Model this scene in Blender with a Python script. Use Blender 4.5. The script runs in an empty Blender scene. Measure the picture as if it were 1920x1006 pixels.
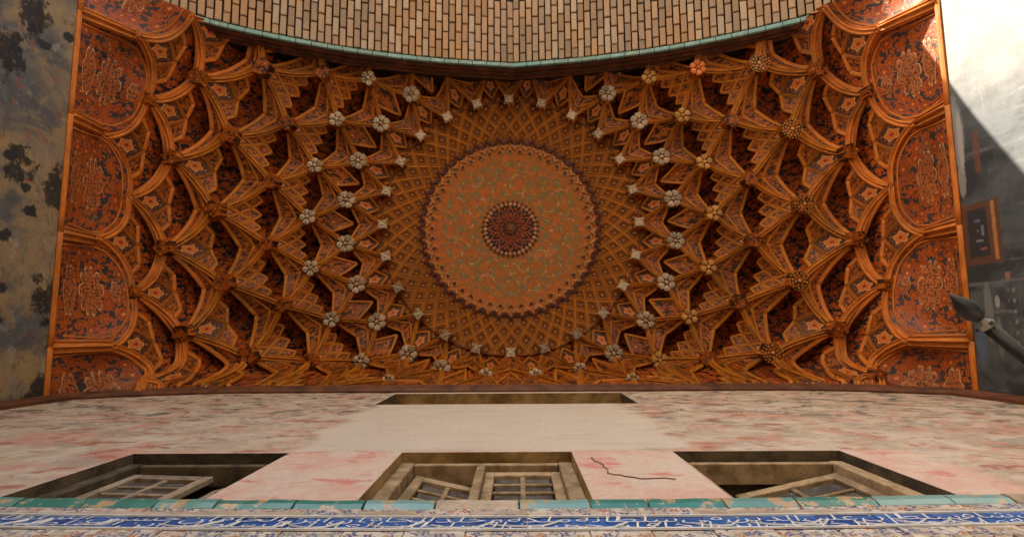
import bpy, bmesh, math, random
import numpy as np
from mathutils import Vector, Matrix
random.seed(7)
C = bpy.context.scene.collection
PI = math.pi
CZ = 1.6                       # eye height; heights "h" below are above the eye
# ---------------------------------------------------------------- camera, sky, sun, exposure
cam = bpy.data.cameras.new('camera'); co = bpy.data.objects.new('camera', cam); C.objects.link(co)
rt = Vector((0.99994145, 0.00642989, 0.00870307)); up = Vector((0.00736343, -0.99369503, -0.11187474)); fw = Vector((-0.00792886, -0.11193227, 0.9936842))
co.matrix_world = Matrix(((rt.x, up.x, -fw.x, 0), (rt.y, up.y, -fw.y, 0), (rt.z, up.z, -fw.z, CZ), (0, 0, 0, 1)))
cam.lens = 19.08; cam.sensor_width = 36; cam.clip_end = 500; cam.clip_start = 0.05
bpy.context.scene.camera = co
SD = Vector((1.05, 1.0, -0.80)).normalized()      # direction the sunlight travels
elev = math.asin(-SD.z); azim = math.atan2(-SD.x, -SD.y)
w = bpy.data.worlds.new('World'); bpy.context.scene.world = w; w.use_nodes = True
nt = w.node_tree; nt.nodes.clear()
sky = nt.nodes.new('ShaderNodeTexSky'); sky.sky_type = 'NISHITA'; sky.sun_disc = False
sky.sun_elevation = elev; sky.sun_rotation = azim
bg = nt.nodes.new('ShaderNodeBackground'); bg.inputs[1].default_value = 0.10
ow = nt.nodes.new('ShaderNodeOutputWorld'); nt.links.new(sky.outputs[0], bg.inputs[0]); nt.links.new(bg.outputs[0], ow.inputs[0])
sl = bpy.data.lights.new('sun', 'SUN'); sl.energy = 5.0; sl.angle = math.radians(0.5); sl.color = (1, .90, .74)
so = bpy.data.objects.new('sun', sl); C.objects.link(so); so.rotation_euler = SD.to_track_quat('-Z', 'Y').to_euler()
vs = bpy.context.scene.view_settings
vs.view_transform = 'Standard'; vs.look = 'None'; vs.gamma = 1; vs.use_curve_mapping = False; vs.exposure = 2.0
cy = bpy.context.scene.cycles
cy.max_bounces = 8; cy.diffuse_bounces = 5; cy.glossy_bounces = 3

# ---------------------------------------------------------------- node maths in Python
class NE:
    def __init__(s, t, sock): s.t = t; s.k = sock
    def _m(s, op, *a):
        n = s.t.nodes.new('ShaderNodeMath'); n.operation = op
        for i, x in enumerate((s,) + a):
            if isinstance(x, NE): s.t.links.new(x.k, n.inputs[i])
            else: n.inputs[i].default_value = float(x)
        return NE(s.t, n.outputs[0])
    def __add__(s, o): return s._m('ADD', o)
    def __sub__(s, o): return s._m('SUBTRACT', o)
    def __mul__(s, o): return s._m('MULTIPLY', o)
    def __truediv__(s, o): return s._m('DIVIDE', o)
    def __rsub__(s, o): return (s * -1) + o
    __radd__ = __add__; __rmul__ = __mul__
    def lt(s, o): return s._m('LESS_THAN', o)
    def gt(s, o): return s._m('GREATER_THAN', o)
    def mx(s, o): return s._m('MAXIMUM', o)
    def mn(s, o): return s._m('MINIMUM', o)
    def cos(s): return s._m('COSINE')
    def sin(s): return s._m('SINE')
    def abs(s): return s._m('ABSOLUTE')
    def sqrt(s): return s._m('SQRT')
    def frac(s): return s._m('FRACT')
    def atan2(s, o): return s._m('ARCTAN2', o)
    def inv(s): return (s * -1) + 1
    def ss(s, a, b):
        n = s.t.nodes.new('ShaderNodeMapRange'); n.interpolation_type = 'SMOOTHSTEP'
        s.t.links.new(s.k, n.inputs[0]); n.inputs[1].default_value = a; n.inputs[2].default_value = b
        return NE(s.t, n.outputs[0])

class Mat:
    def __init__(s, name, rough=.7, spec=.3):
        s.m = bpy.data.materials.new(name); s.m.use_nodes = True; s.t = s.m.node_tree; s.t.nodes.clear()
        s.b = s.t.nodes.new('ShaderNodeBsdfPrincipled'); o = s.t.nodes.new('ShaderNodeOutputMaterial')
        s.t.links.new(s.b.outputs[0], o.inputs[0]); s.b.inputs['Roughness'].default_value = rough
        s.b.inputs['Specular IOR Level'].default_value = spec
    def coord(s, kind='UV'):
        n = s.t.nodes.new('ShaderNodeTexCoord'); return n.outputs[kind]
    def xyz(s, sock):
        n = s.t.nodes.new('ShaderNodeSeparateXYZ'); s.t.links.new(sock, n.inputs[0]); return [NE(s.t, o) for o in n.outputs]
    def vec(s, x, y, z=0.0):
        n = s.t.nodes.new('ShaderNodeCombineXYZ')
        for i, a in enumerate((x, y, z)):
            if isinstance(a, NE): s.t.links.new(a.k, n.inputs[i])
            else: n.inputs[i].default_value = a
        return n.outputs[0]
    def map(s, sock, sc=(1, 1, 1), loc=(0, 0, 0)):
        n = s.t.nodes.new('ShaderNodeMapping'); s.t.links.new(sock, n.inputs[0]); n.inputs[3].default_value = sc; n.inputs[1].default_value = loc
        return n.outputs[0]
    def noise(s, sock, scale, det=3, rough=.55, dist=0, col=False):
        n = s.t.nodes.new('ShaderNodeTexNoise'); s.t.links.new(sock, n.inputs['Vector']); n.inputs['Scale'].default_value = scale
        n.inputs['Detail'].default_value = det; n.inputs['Roughness'].default_value = rough; n.inputs['Distortion'].default_value = dist
        return n.outputs[1] if col else NE(s.t, n.outputs[0])
    def vor(s, sock, scale, feat='F1', rnd=1.0):
        n = s.t.nodes.new('ShaderNodeTexVoronoi'); n.voronoi_dimensions = '2D'; n.feature = feat
        s.t.links.new(sock, n.inputs['Vector']); n.inputs['Scale'].default_value = scale; n.inputs['Randomness'].default_value = rnd
        return n
    def flower(s, sock, scale, r0=.3, amp=.08, n=5, rnd=.8):
        v = s.vor(sock, scale, rnd=rnd)
        sb = s.t.nodes.new('ShaderNodeVectorMath'); sb.operation = 'SUBTRACT'
        s.t.links.new(sock, sb.inputs[0]); s.t.links.new(v.outputs['Position'], sb.inputs[1])
        x, y, _ = s.xyz(sb.outputs[0]); th = y.atan2(x)
        cr, cg, cb = s.xyz(v.outputs['Color'])
        d = NE(s.t, v.outputs['Distance'])
        rad = (th * n + cr * 6.28).cos() * amp + r0
        rad = rad * (cg * .6 + .7)
        return d, rad, cr, cg
    def mix(s, f, a, b):
        n = s.t.nodes.new('ShaderNodeMix'); n.data_type = 'RGBA'
        if isinstance(f, NE): s.t.links.new(f.k, n.inputs[0])
        else: n.inputs[0].default_value = f
        for i, c in ((6, a), (7, b)):
            if isinstance(c, tuple): n.inputs[i].default_value = (*c, 1)
            else: s.t.links.new(c, n.inputs[i])
        return n.outputs[2]
    def scale(s, c, f):   # multiply colour by NE
        n = s.t.nodes.new('ShaderNodeVectorMath'); n.operation = 'SCALE'; s.t.links.new(c, n.inputs[0]); s.t.links.new(f.k, n.inputs[3]); return n.outputs[0]
    def done(s, col, bump=None, bs=.3, bd=.01, rough=None):
        if isinstance(col, tuple): s.b.inputs[0].default_value = (*col, 1)
        else: s.t.links.new(col, s.b.inputs[0])
        if bump is not None:
            n = s.t.nodes.new('ShaderNodeBump'); n.inputs['Strength'].default_value = bs; n.inputs['Distance'].default_value = bd
            s.t.links.new(bump.k, n.inputs['Height']); s.t.links.new(n.outputs[0], s.b.inputs['Normal'])
        if rough is not None: s.t.links.new(rough.k, s.b.inputs['Roughness'])
        return s.m

def offs(m, sock):
    """shift a pattern by a per-object random amount so copies are not identical"""
    oi = m.t.nodes.new('ShaderNodeObjectInfo')
    r = NE(m.t, oi.outputs['Random'])
    a = m.t.nodes.new('ShaderNodeVectorMath'); a.operation = 'ADD'
    m.t.links.new(sock, a.inputs[0]); m.t.links.new(m.vec(r * 37.0, r * 91.0), a.inputs[1])
    return a.outputs[0]

def grime(m, c, amt=.5):
    g = m.t.nodes.new('ShaderNodeNewGeometry'); p = g.outputs['Position']
    c = m.mix(m.noise(p, .9, 5, .65).ss(.48, .66) * amt, c, m.scale(c, m.noise(p, 6, 3) * .5 + .2))
    c = m.mix(m.noise(p, 1.7, 5, .7).ss(.56, .70) * amt * .55, c, (.17, .115, .065))
    return m.mix(m.noise(p, 11, 4, .75).ss(.62, .70) * amt * .6, c, (.26, .17, .09))

def floral(name, ground, orange, deep, sc=7.0, dens=0.0, rough=.42, accent=(.75, .32, .10)):
    m = Mat(name, rough, .22); uv = offs(m, m.coord('UV'))
    wob = m.noise(uv, 6, 2, col=True)
    ad = m.t.nodes.new('ShaderNodeVectorMath'); ad.operation = 'MULTIPLY_ADD'
    m.t.links.new(wob, ad.inputs[0]); ad.inputs[1].default_value = (.05, .05, 0); m.t.links.new(uv, ad.inputs[2])
    p = ad.outputs[0]
    d, rad, cr, cg = m.flower(p, sc, .34 + dens, .09, 5)
    f1 = (d - rad).ss(.03, -.03)
    core = d.ss(.12, .06) * cg.gt(.6) * .6
    ring = ((d - rad * .62).abs()).ss(.05, .02)
    d2, rad2, cr2, _ = m.flower(m.map(p, (1, 1, 1), (3.3, 1.7, 0)), sc * 1.9, .27 + dens, .10, 3)
    f2 = (d2 - rad2).ss(.05, -.05)
    vs_ = NE(m.t, m.vor(m.map(p, (1, 1, 1), (.5, .2, 0)), sc * .9, 'DISTANCE_TO_EDGE').outputs['Distance'])
    stem = vs_.ss(.05, .02) * m.noise(p, sc * 1.3, 2).ss(.42, .52)
    wear = m.noise(uv, 2.3, 4, .6)
    fine = m.noise(uv, 40, 3, .7)
    g = m.mix(wear.ss(.35, .7), ground, tuple(c * .55 + .004 for c in ground))
    o = m.mix(cr, orange, deep)
    c = m.mix(stem.mx(f2 * .85), g, o)
    c = m.mix(f1, c, m.mix(cg, orange, deep))
    c = m.mix(ring * f1 * .75, c, tuple(x * .35 for x in deep))
    c = m.mix(core, c, accent)
    c = m.mix(wear.ss(.62, .80) * .35, c, (.20, .13, .09))
    c = m.scale(grime(m, c, .6), fine * .8 + .6)
    return m.done(c, f1 + f2 * .5 + fine * .4, .25, .006)

def ribmat(name, base, light, dark):
    m = Mat(name, .55, .2); uv = m.coord('UV'); x, y, _ = m.xyz(uv)
    n = m.noise(uv, 5, 4, .6); f = m.noise(m.map(uv, (6, 40, 1)), 1.5, 3, .6)
    ln = ((y * 9.0).frac() - .5).abs()
    l2 = ((y * 4.0 + .5).frac() - .5).abs().ss(.10, .03)
    c = m.mix(n.ss(.3, .7), base, light)
    c = m.mix((y - .5).abs().ss(.40, .50) * .7, c, dark)
    c = m.mix(ln.ss(.16, .04) * .8, c, dark)
    c = m.mix(l2 * .5, c, tuple(min(1, v * 1.25) for v in light))
    c = m.mix(f.ss(.56, .66) * .7, c, dark); c = m.mix(m.noise(m.coord('Object'), 1.3, 4).ss(.5, .68) * .35, c, (.16, .09, .03))
    c = m.mix(m.noise(uv, 14, 4, .7).ss(.64, .70) * .6, c, (.50, .36, .20))
    c = m.scale(grime(m, c, .55), m.noise(uv, 30, 3, .7) * .7 + .65)
    return m.done(c, ln + f, .25, .006)

def plain(name, a, b, sc=6, rough=.7, bump=.3, fine=40, kind='Object', bd=.006, spec=.3):
    m = Mat(name, rough, spec); p = m.coord(kind)
    n = m.noise(p, sc, 5, .62); f = m.noise(p, fine, 3, .7)
    oi = m.t.nodes.new('ShaderNodeObjectInfo'); rn = NE(m.t, oi.outputs['Random'])
    c = m.mix((n + (rn - .5) * .14).ss(.32, .68), a, b); c = m.scale(c, rn * .18 + .91); c = m.scale(c, f * .5 + .75)
    return m.done(c, f + n, bump, bd)

NAVY = (.020, .017, .022)
M = {}
M['floral_outer'] = floral('floral_outer', (.022, .020, .026), (.54, .115, .012), (.31, .052, .008), 4.8, .03)
M['floral'] = floral('floral_paint', (.012, .008, .008), (.52, .110, .010), (.28, .048, .006), 5.6, .03)
M['floral_small'] = floral('floral_small', (.040, .014, .004), (.42, .110, .010), (.24, .055, .006), 6.5, .05)
M['lunette'] = floral('lunette_paint', (.060, .040, .038), (.42, .092, .014), (.30, .058, .011), 6.2, .07, .38)
M['rib_in'] = ribmat('rib_ochre', (.35, .105, .007), (.62, .215, .017), (.060, .015, .002))
M['rib_out'] = ribmat('rib_orange', (.48, .125, .013), (.70, .22, .032), (.10, .024, .005))  # more orange than the inner ribs: part paint, part light put into the colour
M['cart'] = floral('cartouche_paint', (.10, .03, .012), (.50, .16, .045), (.36, .09, .022), 9, .05)
M['bcream'] = plain('border_cream', (.50, .27, .10), (.66, .40, .19), 9)
M['inlay'] = plain('ochre_inlay', (.30, .11, .02), (.42, .17, .035), 12)
M['zig'] = plain('oxblood_paint', (.045, .010, .006), (.10, .022, .011), 12)
M['crackm'] = plain('crack_brown', (.07, .035, .02), (.26, .15, .10), 5)  # brown of the plaster cracks
M['boss'] = plain('boss_brown', (.085, .028, .006), (.20, .075, .014), 9)
M['gilt'] = plain('gilded_ochre', (.32, .15, .03), (.60, .34, .10), 14, .45)
M['white_boss'] = plain('carved_cream', (.22, .16, .10), (.58, .48, .35), 24, .8, .6)
M['orange_boss'] = plain('carved_orange', (.55, .14, .03), (.75, .26, .07), 14, .5)
M['brown'] = plain('dark_brown_wood', (.050, .020, .009), (.13, .050, .020), 5, .6)
M['red_wood'] = plain('reddish_wood', (.055, .018, .008), (.14, .046, .018), 4, .6)
M['dark'] = plain('unlit_room_black', (.006, .005, .005), (.014, .011, .009), 3)  # near-black sheet that paints the unlit room behind the windows
M['ochre_plaster'] = plain('ochre_plaster', (.13, .07, .018), (.36, .23, .085), 3.5, .85)
M['cream'] = plain('cream_line', (.36, .17, .07), (.56, .32, .16), 12)

def medallion():
    m = Mat('medallion_paint', .5); x, y, _ = m.xyz(m.coord('UV'))
    x = x - .5; y = y - .5; r = (x * x + y * y).sqrt(); th = y.atan2(x)
    rr = r * (((th * 5.0).cos() * .16) + 1.0)
    c = m.mix(rr.ss(.20, .17), (.06, .022, .012), (.52, .13, .022))
    c = m.mix((rr - .225).abs().ss(.035, .015), c, (.60, .26, .07))
    c = m.mix(rr.ss(.09, .06), c, (.20, .03, .012))
    l = m.noise(m.coord('UV'), 9, 3); c = m.mix(l.ss(.55, .62) * rr.ss(.26, .3), c, (.34, .095, .018))
    return m.done(m.scale(c, m.noise(m.coord('UV'), 22, 3) * .7 + .62))
M['medallion'] = medallion()

def lattice():
    m = Mat('lattice_coffer_paint', .6, .15); x, y, _ = m.xyz(m.coord('UV'))
    d = (x - .5).abs().mx((y - .5).abs())
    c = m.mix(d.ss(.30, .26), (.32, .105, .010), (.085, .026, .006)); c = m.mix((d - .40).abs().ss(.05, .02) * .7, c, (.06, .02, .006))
    r = ((x - .5) * (x - .5) + (y - .5) * (y - .5)).sqrt(); th = (y - .5).atan2(x - .5)
    c = m.mix((r * ((th * 4.0).cos() * .25 + 1.0)).ss(.15, .10), c, (.34, .12, .02))
    p = offs(m, m.coord('UV'))
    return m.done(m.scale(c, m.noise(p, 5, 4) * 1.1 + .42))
M['lattice'] = lattice()

def arabesque():
    m = Mat('arabesque_paint', .55); p = m.coord('Object'); x, y, _ = m.xyz(p)
    r = (x * x + y * y).sqrt(); th = y.atan2(x)
    n1 = m.noise(p, 1.7, 4, .6); n2 = m.noise(p, 9, 4, .65, .6)
    c = m.mix(n1.ss(.35, .65), (.30, .105, .006), (.42, .095, .006))
    c = m.mix(n2.ss(.50, .60) * .75, c, (.50, .125, .012))
    c = m.mix(n2.ss(.46, .38) * .55, c, (.25, .14, .04))
    # flowers on a folded 16-sector lattice
    s = ((th * (16 / (2 * PI))).frac() - .5).abs() * (2 * PI / 16)
    fx = s.cos() * r; fy = s.sin() * r
    fl = None
    for (cx, cyy, rad) in ((.78, .0, .085), (1.05, .19, .075), (1.28, .0, .09), (.92, .17, .05), (1.38, .23, .07), (1.12, .04, .045), (.66, .125, .055), (1.20, .14, .04), (1.46, .08, .045)):
        dx = fx - cx; dy = fy - cyy; d = (dx * dx + dy * dy).sqrt(); a = dy.atan2(dx)
        q = (d / rad) + (a * 6.0).cos() * .16
        f = q.ss(1.05, .85); ce = (q - .55).abs().ss(.2, .08)
        c = m.mix(f * .75, c, (.135, .125, .05)); c = m.mix(ce * .4, c, (.30, .22, .07)); c = m.mix(q.ss(.28, .2) * .8, c, (.12, .07, .03))
    s8 = ((th * (8 / (2 * PI)) + .25).frac() - .5).abs() * (2 * PI / 8)
    gx = s8.cos() * r; gy = s8.sin() * r
    for (cx, cyy, rad) in ((1.0, .0, .20), (1.22, .28, .16), (.83, .22, .11), (1.36, .0, .10)):
        dx = gx - cx; dy = gy - cyy; d = (dx * dx + dy * dy).sqrt()
        c = m.mix((d - rad).abs().ss(.014, .006) * n2.ss(.50, .56) * .7, c, (.50, .33, .15))
    d, rad, cr, cg = m.flower(p, 9, .18, .09, 5, .9)
    c = m.mix((d - rad).ss(.03, -.03) * .45, c, (.20, .14, .045))
    c = m.mix(m.noise(p, 14, 4, .7).ss(.52, .60) * .5, c, (.17, .06, .008))
    c = m.mix(m.noise(p, 2.6, 5, .65).ss(.60, .72) * .40, c, (.46, .30, .14))
    return m.done(m.scale(c, m.noise(p, 28, 4, .7) * .9 + .55), n2, .2, .005)
M['arabesque'] = arabesque()

def hubpaint():
    m = Mat('hub_rosette_paint', .6); p = m.coord('Object'); x, y, _ = m.xyz(p)
    r = (x * x + y * y).sqrt(); th = y.atan2(x)
    a = th * (12 / (2 * PI)); b = r * 9.0
    q = (((a + b * .35).frac() - .5).abs()).mn(((a - b * .35).frac() - .5).abs())
    c = m.mix(q.ss(.12, .06), (.016, .007, .006), (.26, .050, .010))
    q2 = ((r * 11.0).frac() - .5).abs()
    c = m.mix(q2.ss(.12, .05) * .5, c, (.022, .010, .010))
    return m.done(m.scale(c, m.noise(p, 16, 3) * 1.1 + .4))
M['hubpaint'] = hubpaint()

def brickmat():
    m = Mat('brick_tan', .9, .15); p = m.coord('Object'); oi = m.t.nodes.new('ShaderNodeObjectInfo'); r = NE(m.t, oi.outputs['Random'])
    n = m.noise(p, 30, 5, .7); g = m.t.nodes.new('ShaderNodeNewGeometry')
    big = m.noise(g.outputs['Position'], .55, 3)
    c = m.mix(r.ss(.1, .9), (.36, .255, .175), (.24, .18, .13))
    c = m.mix(big.ss(.45, .62) * .7, c, m.mix(r, (.42, .25, .135), (.33, .195, .105)))
    c = m.mix((r * 7.3).frac().gt(.86) * .6, c, (.42, .34, .26))
    c = m.mix(m.noise(g.outputs['Position'], 2.5, 4).ss(.52, .70) * .5, c, (.33, .25, .18))
    return m.done(m.scale(c, n * .9 + .55), n, .6, .008)
M['brick'] = brickmat()
M['mortar'] = plain('dark_mortar', (.020, .012, .007), (.045, .027, .016), 12, .95)

def tealmat(name, g, chips, pale=.35):
    m = Mat(name, .25, .5); p = m.coord('Object'); oi = m.t.nodes.new('ShaderNodeObjectInfo'); r = NE(m.t, oi.outputs['Random'])
    q = offs(m, p)
    n = m.noise(q, 7, 5, .65); n2 = m.noise(q, 22, 3)
    c = m.mix(r.ss(.2, .8), g, (.16, .30, .28))
    c = m.mix(n.ss(.45, .7) * pale, c, (.34, .50, .47))
    c = m.mix(n.ss(chips, chips + .03), c, (.42, .28, .15)); c = m.mix(n2.ss(.66, .70) * .6, c, (.46, .34, .22))
    return m.done(c, n, .2, .004)
M['teal'] = tealmat('teal_glaze', (.035, .17, .135), .55, .25)
M['teal_edge'] = tealmat('pale_teal_glaze', (.17, .36, .36), .70, .7)

def tilemat():
    m = Mat('painted_tile', .25, .5); px_, _, pz_ = m.xyz(m.coord('Object')); p = m.vec(px_, pz_)
    d, rad, cr, cg = m.flower(p, 17, .30, .14, 4, .8)
    x = m.mix(m.noise(p, 8, 3).ss(.4, .6), (.46, .38, .30), (.60, .52, .43))
    k = m.mix(cr.gt(.5), (.06, .08, .22), (.38, .15, .10)); k = m.mix(cg.gt(.7), k, (.20, .22, .24))
    c = m.mix((d - rad).ss(.04, -.02), x, k); c = m.mix(d.ss(.12, .08), c, (.62, .46, .16))
    v = NE(m.t, m.vor(m.map(p, (1, 1, 1), (.3, .6, 0)), 11, 'DISTANCE_TO_EDGE').outputs['Distance'])
    c = m.mix(v.ss(.05, .02) * m.noise(p, 12, 2).ss(.45, .52) * .8, c, (.05, .08, .28))
    c = m.mix(m.noise(p, 3, 4).ss(.62, .7) * .8, c, (.50, .40, .28))
    return m.done(c)
M['tile'] = tilemat()
M['blue'] = plain('cobalt_glaze', (.015, .075, .27), (.03, .12, .36), 5, .25, .1, spec=.5)
M['white'] = plain('white_glaze', (.62, .60, .58), (.75, .73, .70), 8, .3, .1)
M['wood'] = plain('weathered_wood', (.17, .11, .055), (.38, .26, .145), 9, .8, .5, 60)
M['wood_dark'] = plain('old_dark_wood', (.040, .030, .018), (.12, .085, .045), 7, .8, .5, 60)
M['wood_grey'] = plain('greyed_wood', (.15, .105, .07), (.31, .225, .155), 9, .8, .4, 60)
M['glass'] = plain('dusty_glass', (.045, .042, .040), (.12, .11, .10), 6, .25, .05, 30, spec=.4)
M['worn_iron'] = plain('worn_grey_iron', (.08, .075, .07), (.26, .24, .21), 20, .4, .3, 60)
M['iron'] = plain('painted_iron', (.006, .0065, .007), (.016, .017, .018), 12, .38, .12, 60, spec=.4)

def backwall():
    m = Mat('fresco_plaster', .85, .2); p = m.coord('Object'); x, y, z = m.xyz(p)
    q = m.vec(x, z)
    a = m.noise(q, 1.5, 6, .66, .5); b = m.noise(m.map(q, (1, 1, 1), (9, 4, 0)), 2.8, 6, .68, .8); d = m.noise(m.map(q, (.5, 1, 1), (3, 14, 0)), 5, 6, .7, .4)
    fig = m.noise(m.map(q, (.9, 1.3, 1), (23, 7, 0)), 3.6, 5, .7, 1.0)
    c = m.mix(b.ss(.35, .62), (.38, .285, .205), (.50, .40, .315))
    c = m.mix(a.ss(.48, .60) * ((z - CZ).ss(7, 4.5) * .5 + .3), c, (.46, .21, .155))
    c = m.mix(d.ss(.53, .62) * .85, c, (.30, .10, .065))
    hi = (z - CZ).ss(4.2, 6.5)
    c = m.mix(fig.ss(.49, .40) * (hi * .8 + .12), c, (.085, .078, .062))
    c = m.mix(m.noise(m.map(q, (.45, 1.2, 1), (31, 2, 0)), 4.3, 5, .7).ss(.55, .64) * .8, c, (.27, .245, .20))
    c = m.mix(m.noise(m.map(q, (1, 1, 1), (51, 2, 0)), 6.3, 4, .7).ss(.62, .67) * .6, c, (.30, .29, .33))
    c = m.mix(m.noise(m.map(q, (1, 1, 1), (71, 9, 0)), 3.3, 5, .7).ss(.60, .68) * .7, c, (.50, .31, .14))
    wob = (m.noise(q, 1.1, 4) - .5) * 1.6
    # plain repair plaster above the middle window
    pm = ((x + .25).abs() + wob * .5).ss(1.55, 1.35) * (z + wob * .25).ss(CZ + 4.05, CZ + 4.15)
    c = m.mix(pm * .93, c, m.mix(m.noise(q, 2, 3), (.45, .37, .295), (.55, .465, .38)))
    c = m.mix(pm * m.noise(m.map(q, (.5, 2.5, 1)), 2.2, 6, .7).ss(.5, .68) * .35, c, (.36, .27, .20))
    lo = z.ss(CZ + 4.12, CZ + 4.04) * (x.abs()).ss(2.9, 2.7)
    c = m.mix(lo * .9, c, m.mix(b.ss(.4, .6), (.54, .33, .26), (.54, .41, .33)))
    c = m.mix(lo * d.ss(.55, .64) * .8, c, (.50, .16, .13))
    return m.done(m.scale(c, m.noise(p, 26, 4, .7) * .5 + .75), b + d, .35, .012)
M['backwall'] = backwall()

def leftwall():
    m = Mat('flaking_fresco', .7, .25); p = m.coord('Object'); x, y, z = m.xyz(p)
    q = m.vec(y, z)
    a = m.noise(m.map(q, (1, .55, 1)), 1.3, 5, .6, .6); b = m.noise(m.map(q, (1, .6, 1), (5, 5, 0)), 1.9, 4, .6, .6)
    f = m.noise(q, 6, 6, .7)
    c = m.mix(a.ss(.40, .58), (.085, .088, .092), (.26, .185, .10))
    c = m.mix(b.ss(.52, .66) * .7, c, (.30, .20, .09))
    c = m.mix(m.noise(q, 3.2, 6, .7).ss(.50, .62) * .5, c, (.16, .15, .14))
    c = m.mix(m.noise(m.map(q, (1, 1, 1), (2, 9, 0)), 2.6, 4, .6, .5).ss(.58, .68) * .6, c, (.30, .28, .26))
    c = m.mix(m.noise(m.map(q, (1, 1, 1), (8, 2, 0)), 5, 4, .6, .8).ss(.61, .66) * .75, c, (.28, .085, .045))
    v = m.vor(m.map(q, (.75, 1.0, 1), (0.3, 0.2, 0)), 1.15)
    d = NE(m.t, v.outputs['Distance']); cr, cg, cb = m.xyz(v.outputs['Color'])
    c = m.mix((d + (f - .5) * .9 + (b - .5) * .5).ss(.27, .17) * cr.gt(.45) * .9, c, (.013, .013, .015))
    c = m.mix(m.noise(m.map(q, (.7, 1.4, 1), (3, 8, 0)), 7, 6, .75, .5).ss(.55, .62) * .6, c, (.10, .065, .038)); c = m.mix(m.noise(m.map(q, (1, 1, 1), (13, 8, 0)), 12, 5, .75).ss(.60, .66) * .6, c, (.34, .27, .19))
    v2 = m.vor(m.map(q, (1.0, .6, 1), (4.3, 1.2, 0)), 3.1)
    d2 = NE(m.t, v2.outputs['Distance']); cr2, _, _ = m.xyz(v2.outputs['Color'])
    c = m.mix((d2 + (f - .5) * .8).ss(.22, .15) * cr2.gt(.62), c, (.03, .028, .028))
    return m.done(m.scale(c, f * .8 + .6), f, .3, .01)
M['leftwall'] = leftwall()

def rightwall():
    m = Mat('dark_fresco', .55, .4); p = m.coord('Object'); x, y, z = m.xyz(p); h = z - CZ
    q = m.vec(y, z)
    f = m.noise(q, 6, 6, .7); a = m.noise(m.map(q, (1, .5, 1)), 1.6, 5, .65, .5)
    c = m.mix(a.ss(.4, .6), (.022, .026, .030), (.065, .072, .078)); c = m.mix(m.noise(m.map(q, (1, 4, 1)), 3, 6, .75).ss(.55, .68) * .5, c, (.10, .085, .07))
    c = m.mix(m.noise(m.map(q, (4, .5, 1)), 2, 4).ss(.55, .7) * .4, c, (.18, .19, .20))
    def blob(cy_, ch, ry, rh, col, s=1.0, edge=.35):
        nonlocal c
        u = (y - cy_) / ry; v_ = (h - ch) / rh
        d = (u * u + v_ * v_).sqrt() + (f - .5) * 1.3
        c = m.mix(d.ss(1, 1 - edge) * s, c, col)
    def rect(y0, y1, h0, h1, col, s=1.0):
        nonlocal c
        k = (y + (f - .5) * .05).ss(y0, y0 + .03) * (y + (f - .5) * .05).ss(y1, y1 - .03) * (h + (f - .5) * .06).ss(h0, h0 + .03) * (h + (f - .5) * .06).ss(h1, h1 - .03)
        c = m.mix(k * s, c, col)
    blob(-2.55, 7.03, .62, .15, (.20, .215, .23), .85); blob(-2.45, 6.97, .50, .05, (.33, .29, .26), .85); rect(-2.50, -1.92, 6.68, 6.80, (.13, .045, .03), .75)
    rect(-3.3, -2.6, 6.55, 6.62, (.10, .09, .08), .6); blob(-1.9, 7.0, .25, .07, (.26, .24, .22), .7)
    rect(-1.58, -.76, 6.50, 7.08, (.085, .036, .020)); rect(-1.50, -.86, 6.68, 7.00, (.024, .022, .024))
    rect(-1.56, -.80, 6.56, 6.64, (.34, .14, .045)); rect(-1.52, -.86, 6.655, 6.675, (.20, .085, .035))
    for k in range(9): rect(-1.52 + k * .078, -1.49 + k * .078, 6.54, 6.60, (.10, .045, .025), .8)
    rect(-1.28, -1.12, 6.74, 6.80, (.13, .17, .24), .9); rect(-1.10, -1.05, 6.76, 6.90, (.28, .26, .23), .8); rect(-1.36, -1.30, 6.78, 6.90, (.08, .11, .20), .9); rect(-1.0, -.94, 6.72, 6.84, (.22, .09, .05), .9); rect(-1.24, -1.18, 6.81, 6.86, (.32, .22, .15), .8)
    rect(-.52, .30, 6.36, 6.385, (.20, .18, .16), .85); rect(-.52, .30, 6.56, 6.58, (.20, .18, .16), .85); rect(-.66, -.55, 6.44, 6.54, (.26, .11, .08), .9)
    for k in range(6): rect(-.46 + k * .125, -.39 + k * .125, 6.41, 6.47, (.22, .20, .17), .85); rect(-.46 + k * .125, -.39 + k * .125, 6.49, 6.54, (.12, .11, .10), .8)
    blob(-.15, 6.80, .45, .07, (.15, .16, .16), .8); blob(.15, 6.95, .42, .09, (.07, .10, .15), .8); blob(-.30, 6.67, .10, .04, (.28, .27, .25), .8); blob(.1, 6.68, .3, .05, (.14, .145, .15), .7)
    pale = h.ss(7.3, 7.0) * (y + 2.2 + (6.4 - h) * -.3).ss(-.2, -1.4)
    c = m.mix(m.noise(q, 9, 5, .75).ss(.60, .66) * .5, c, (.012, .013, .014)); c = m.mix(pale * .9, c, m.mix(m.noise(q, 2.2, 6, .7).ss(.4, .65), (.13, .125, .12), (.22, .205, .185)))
    return m.done(m.scale(c, f * .7 + .65), f, .35, .01)
M['rightwall'] = rightwall()
M['ground'] = plain('pale_paving', (.42, .34, .26), (.54, .45, .35), .8, .9, .2, 12)
M['stone_wall'] = plain('tan_masonry', (.34, .25, .17), (.48, .37, .26), 1.2, .9, .3, 14)
M['teal_dk'] = plain('cracked_mortar', (.30, .22, .15), (.46, .36, .27), 8)

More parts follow.
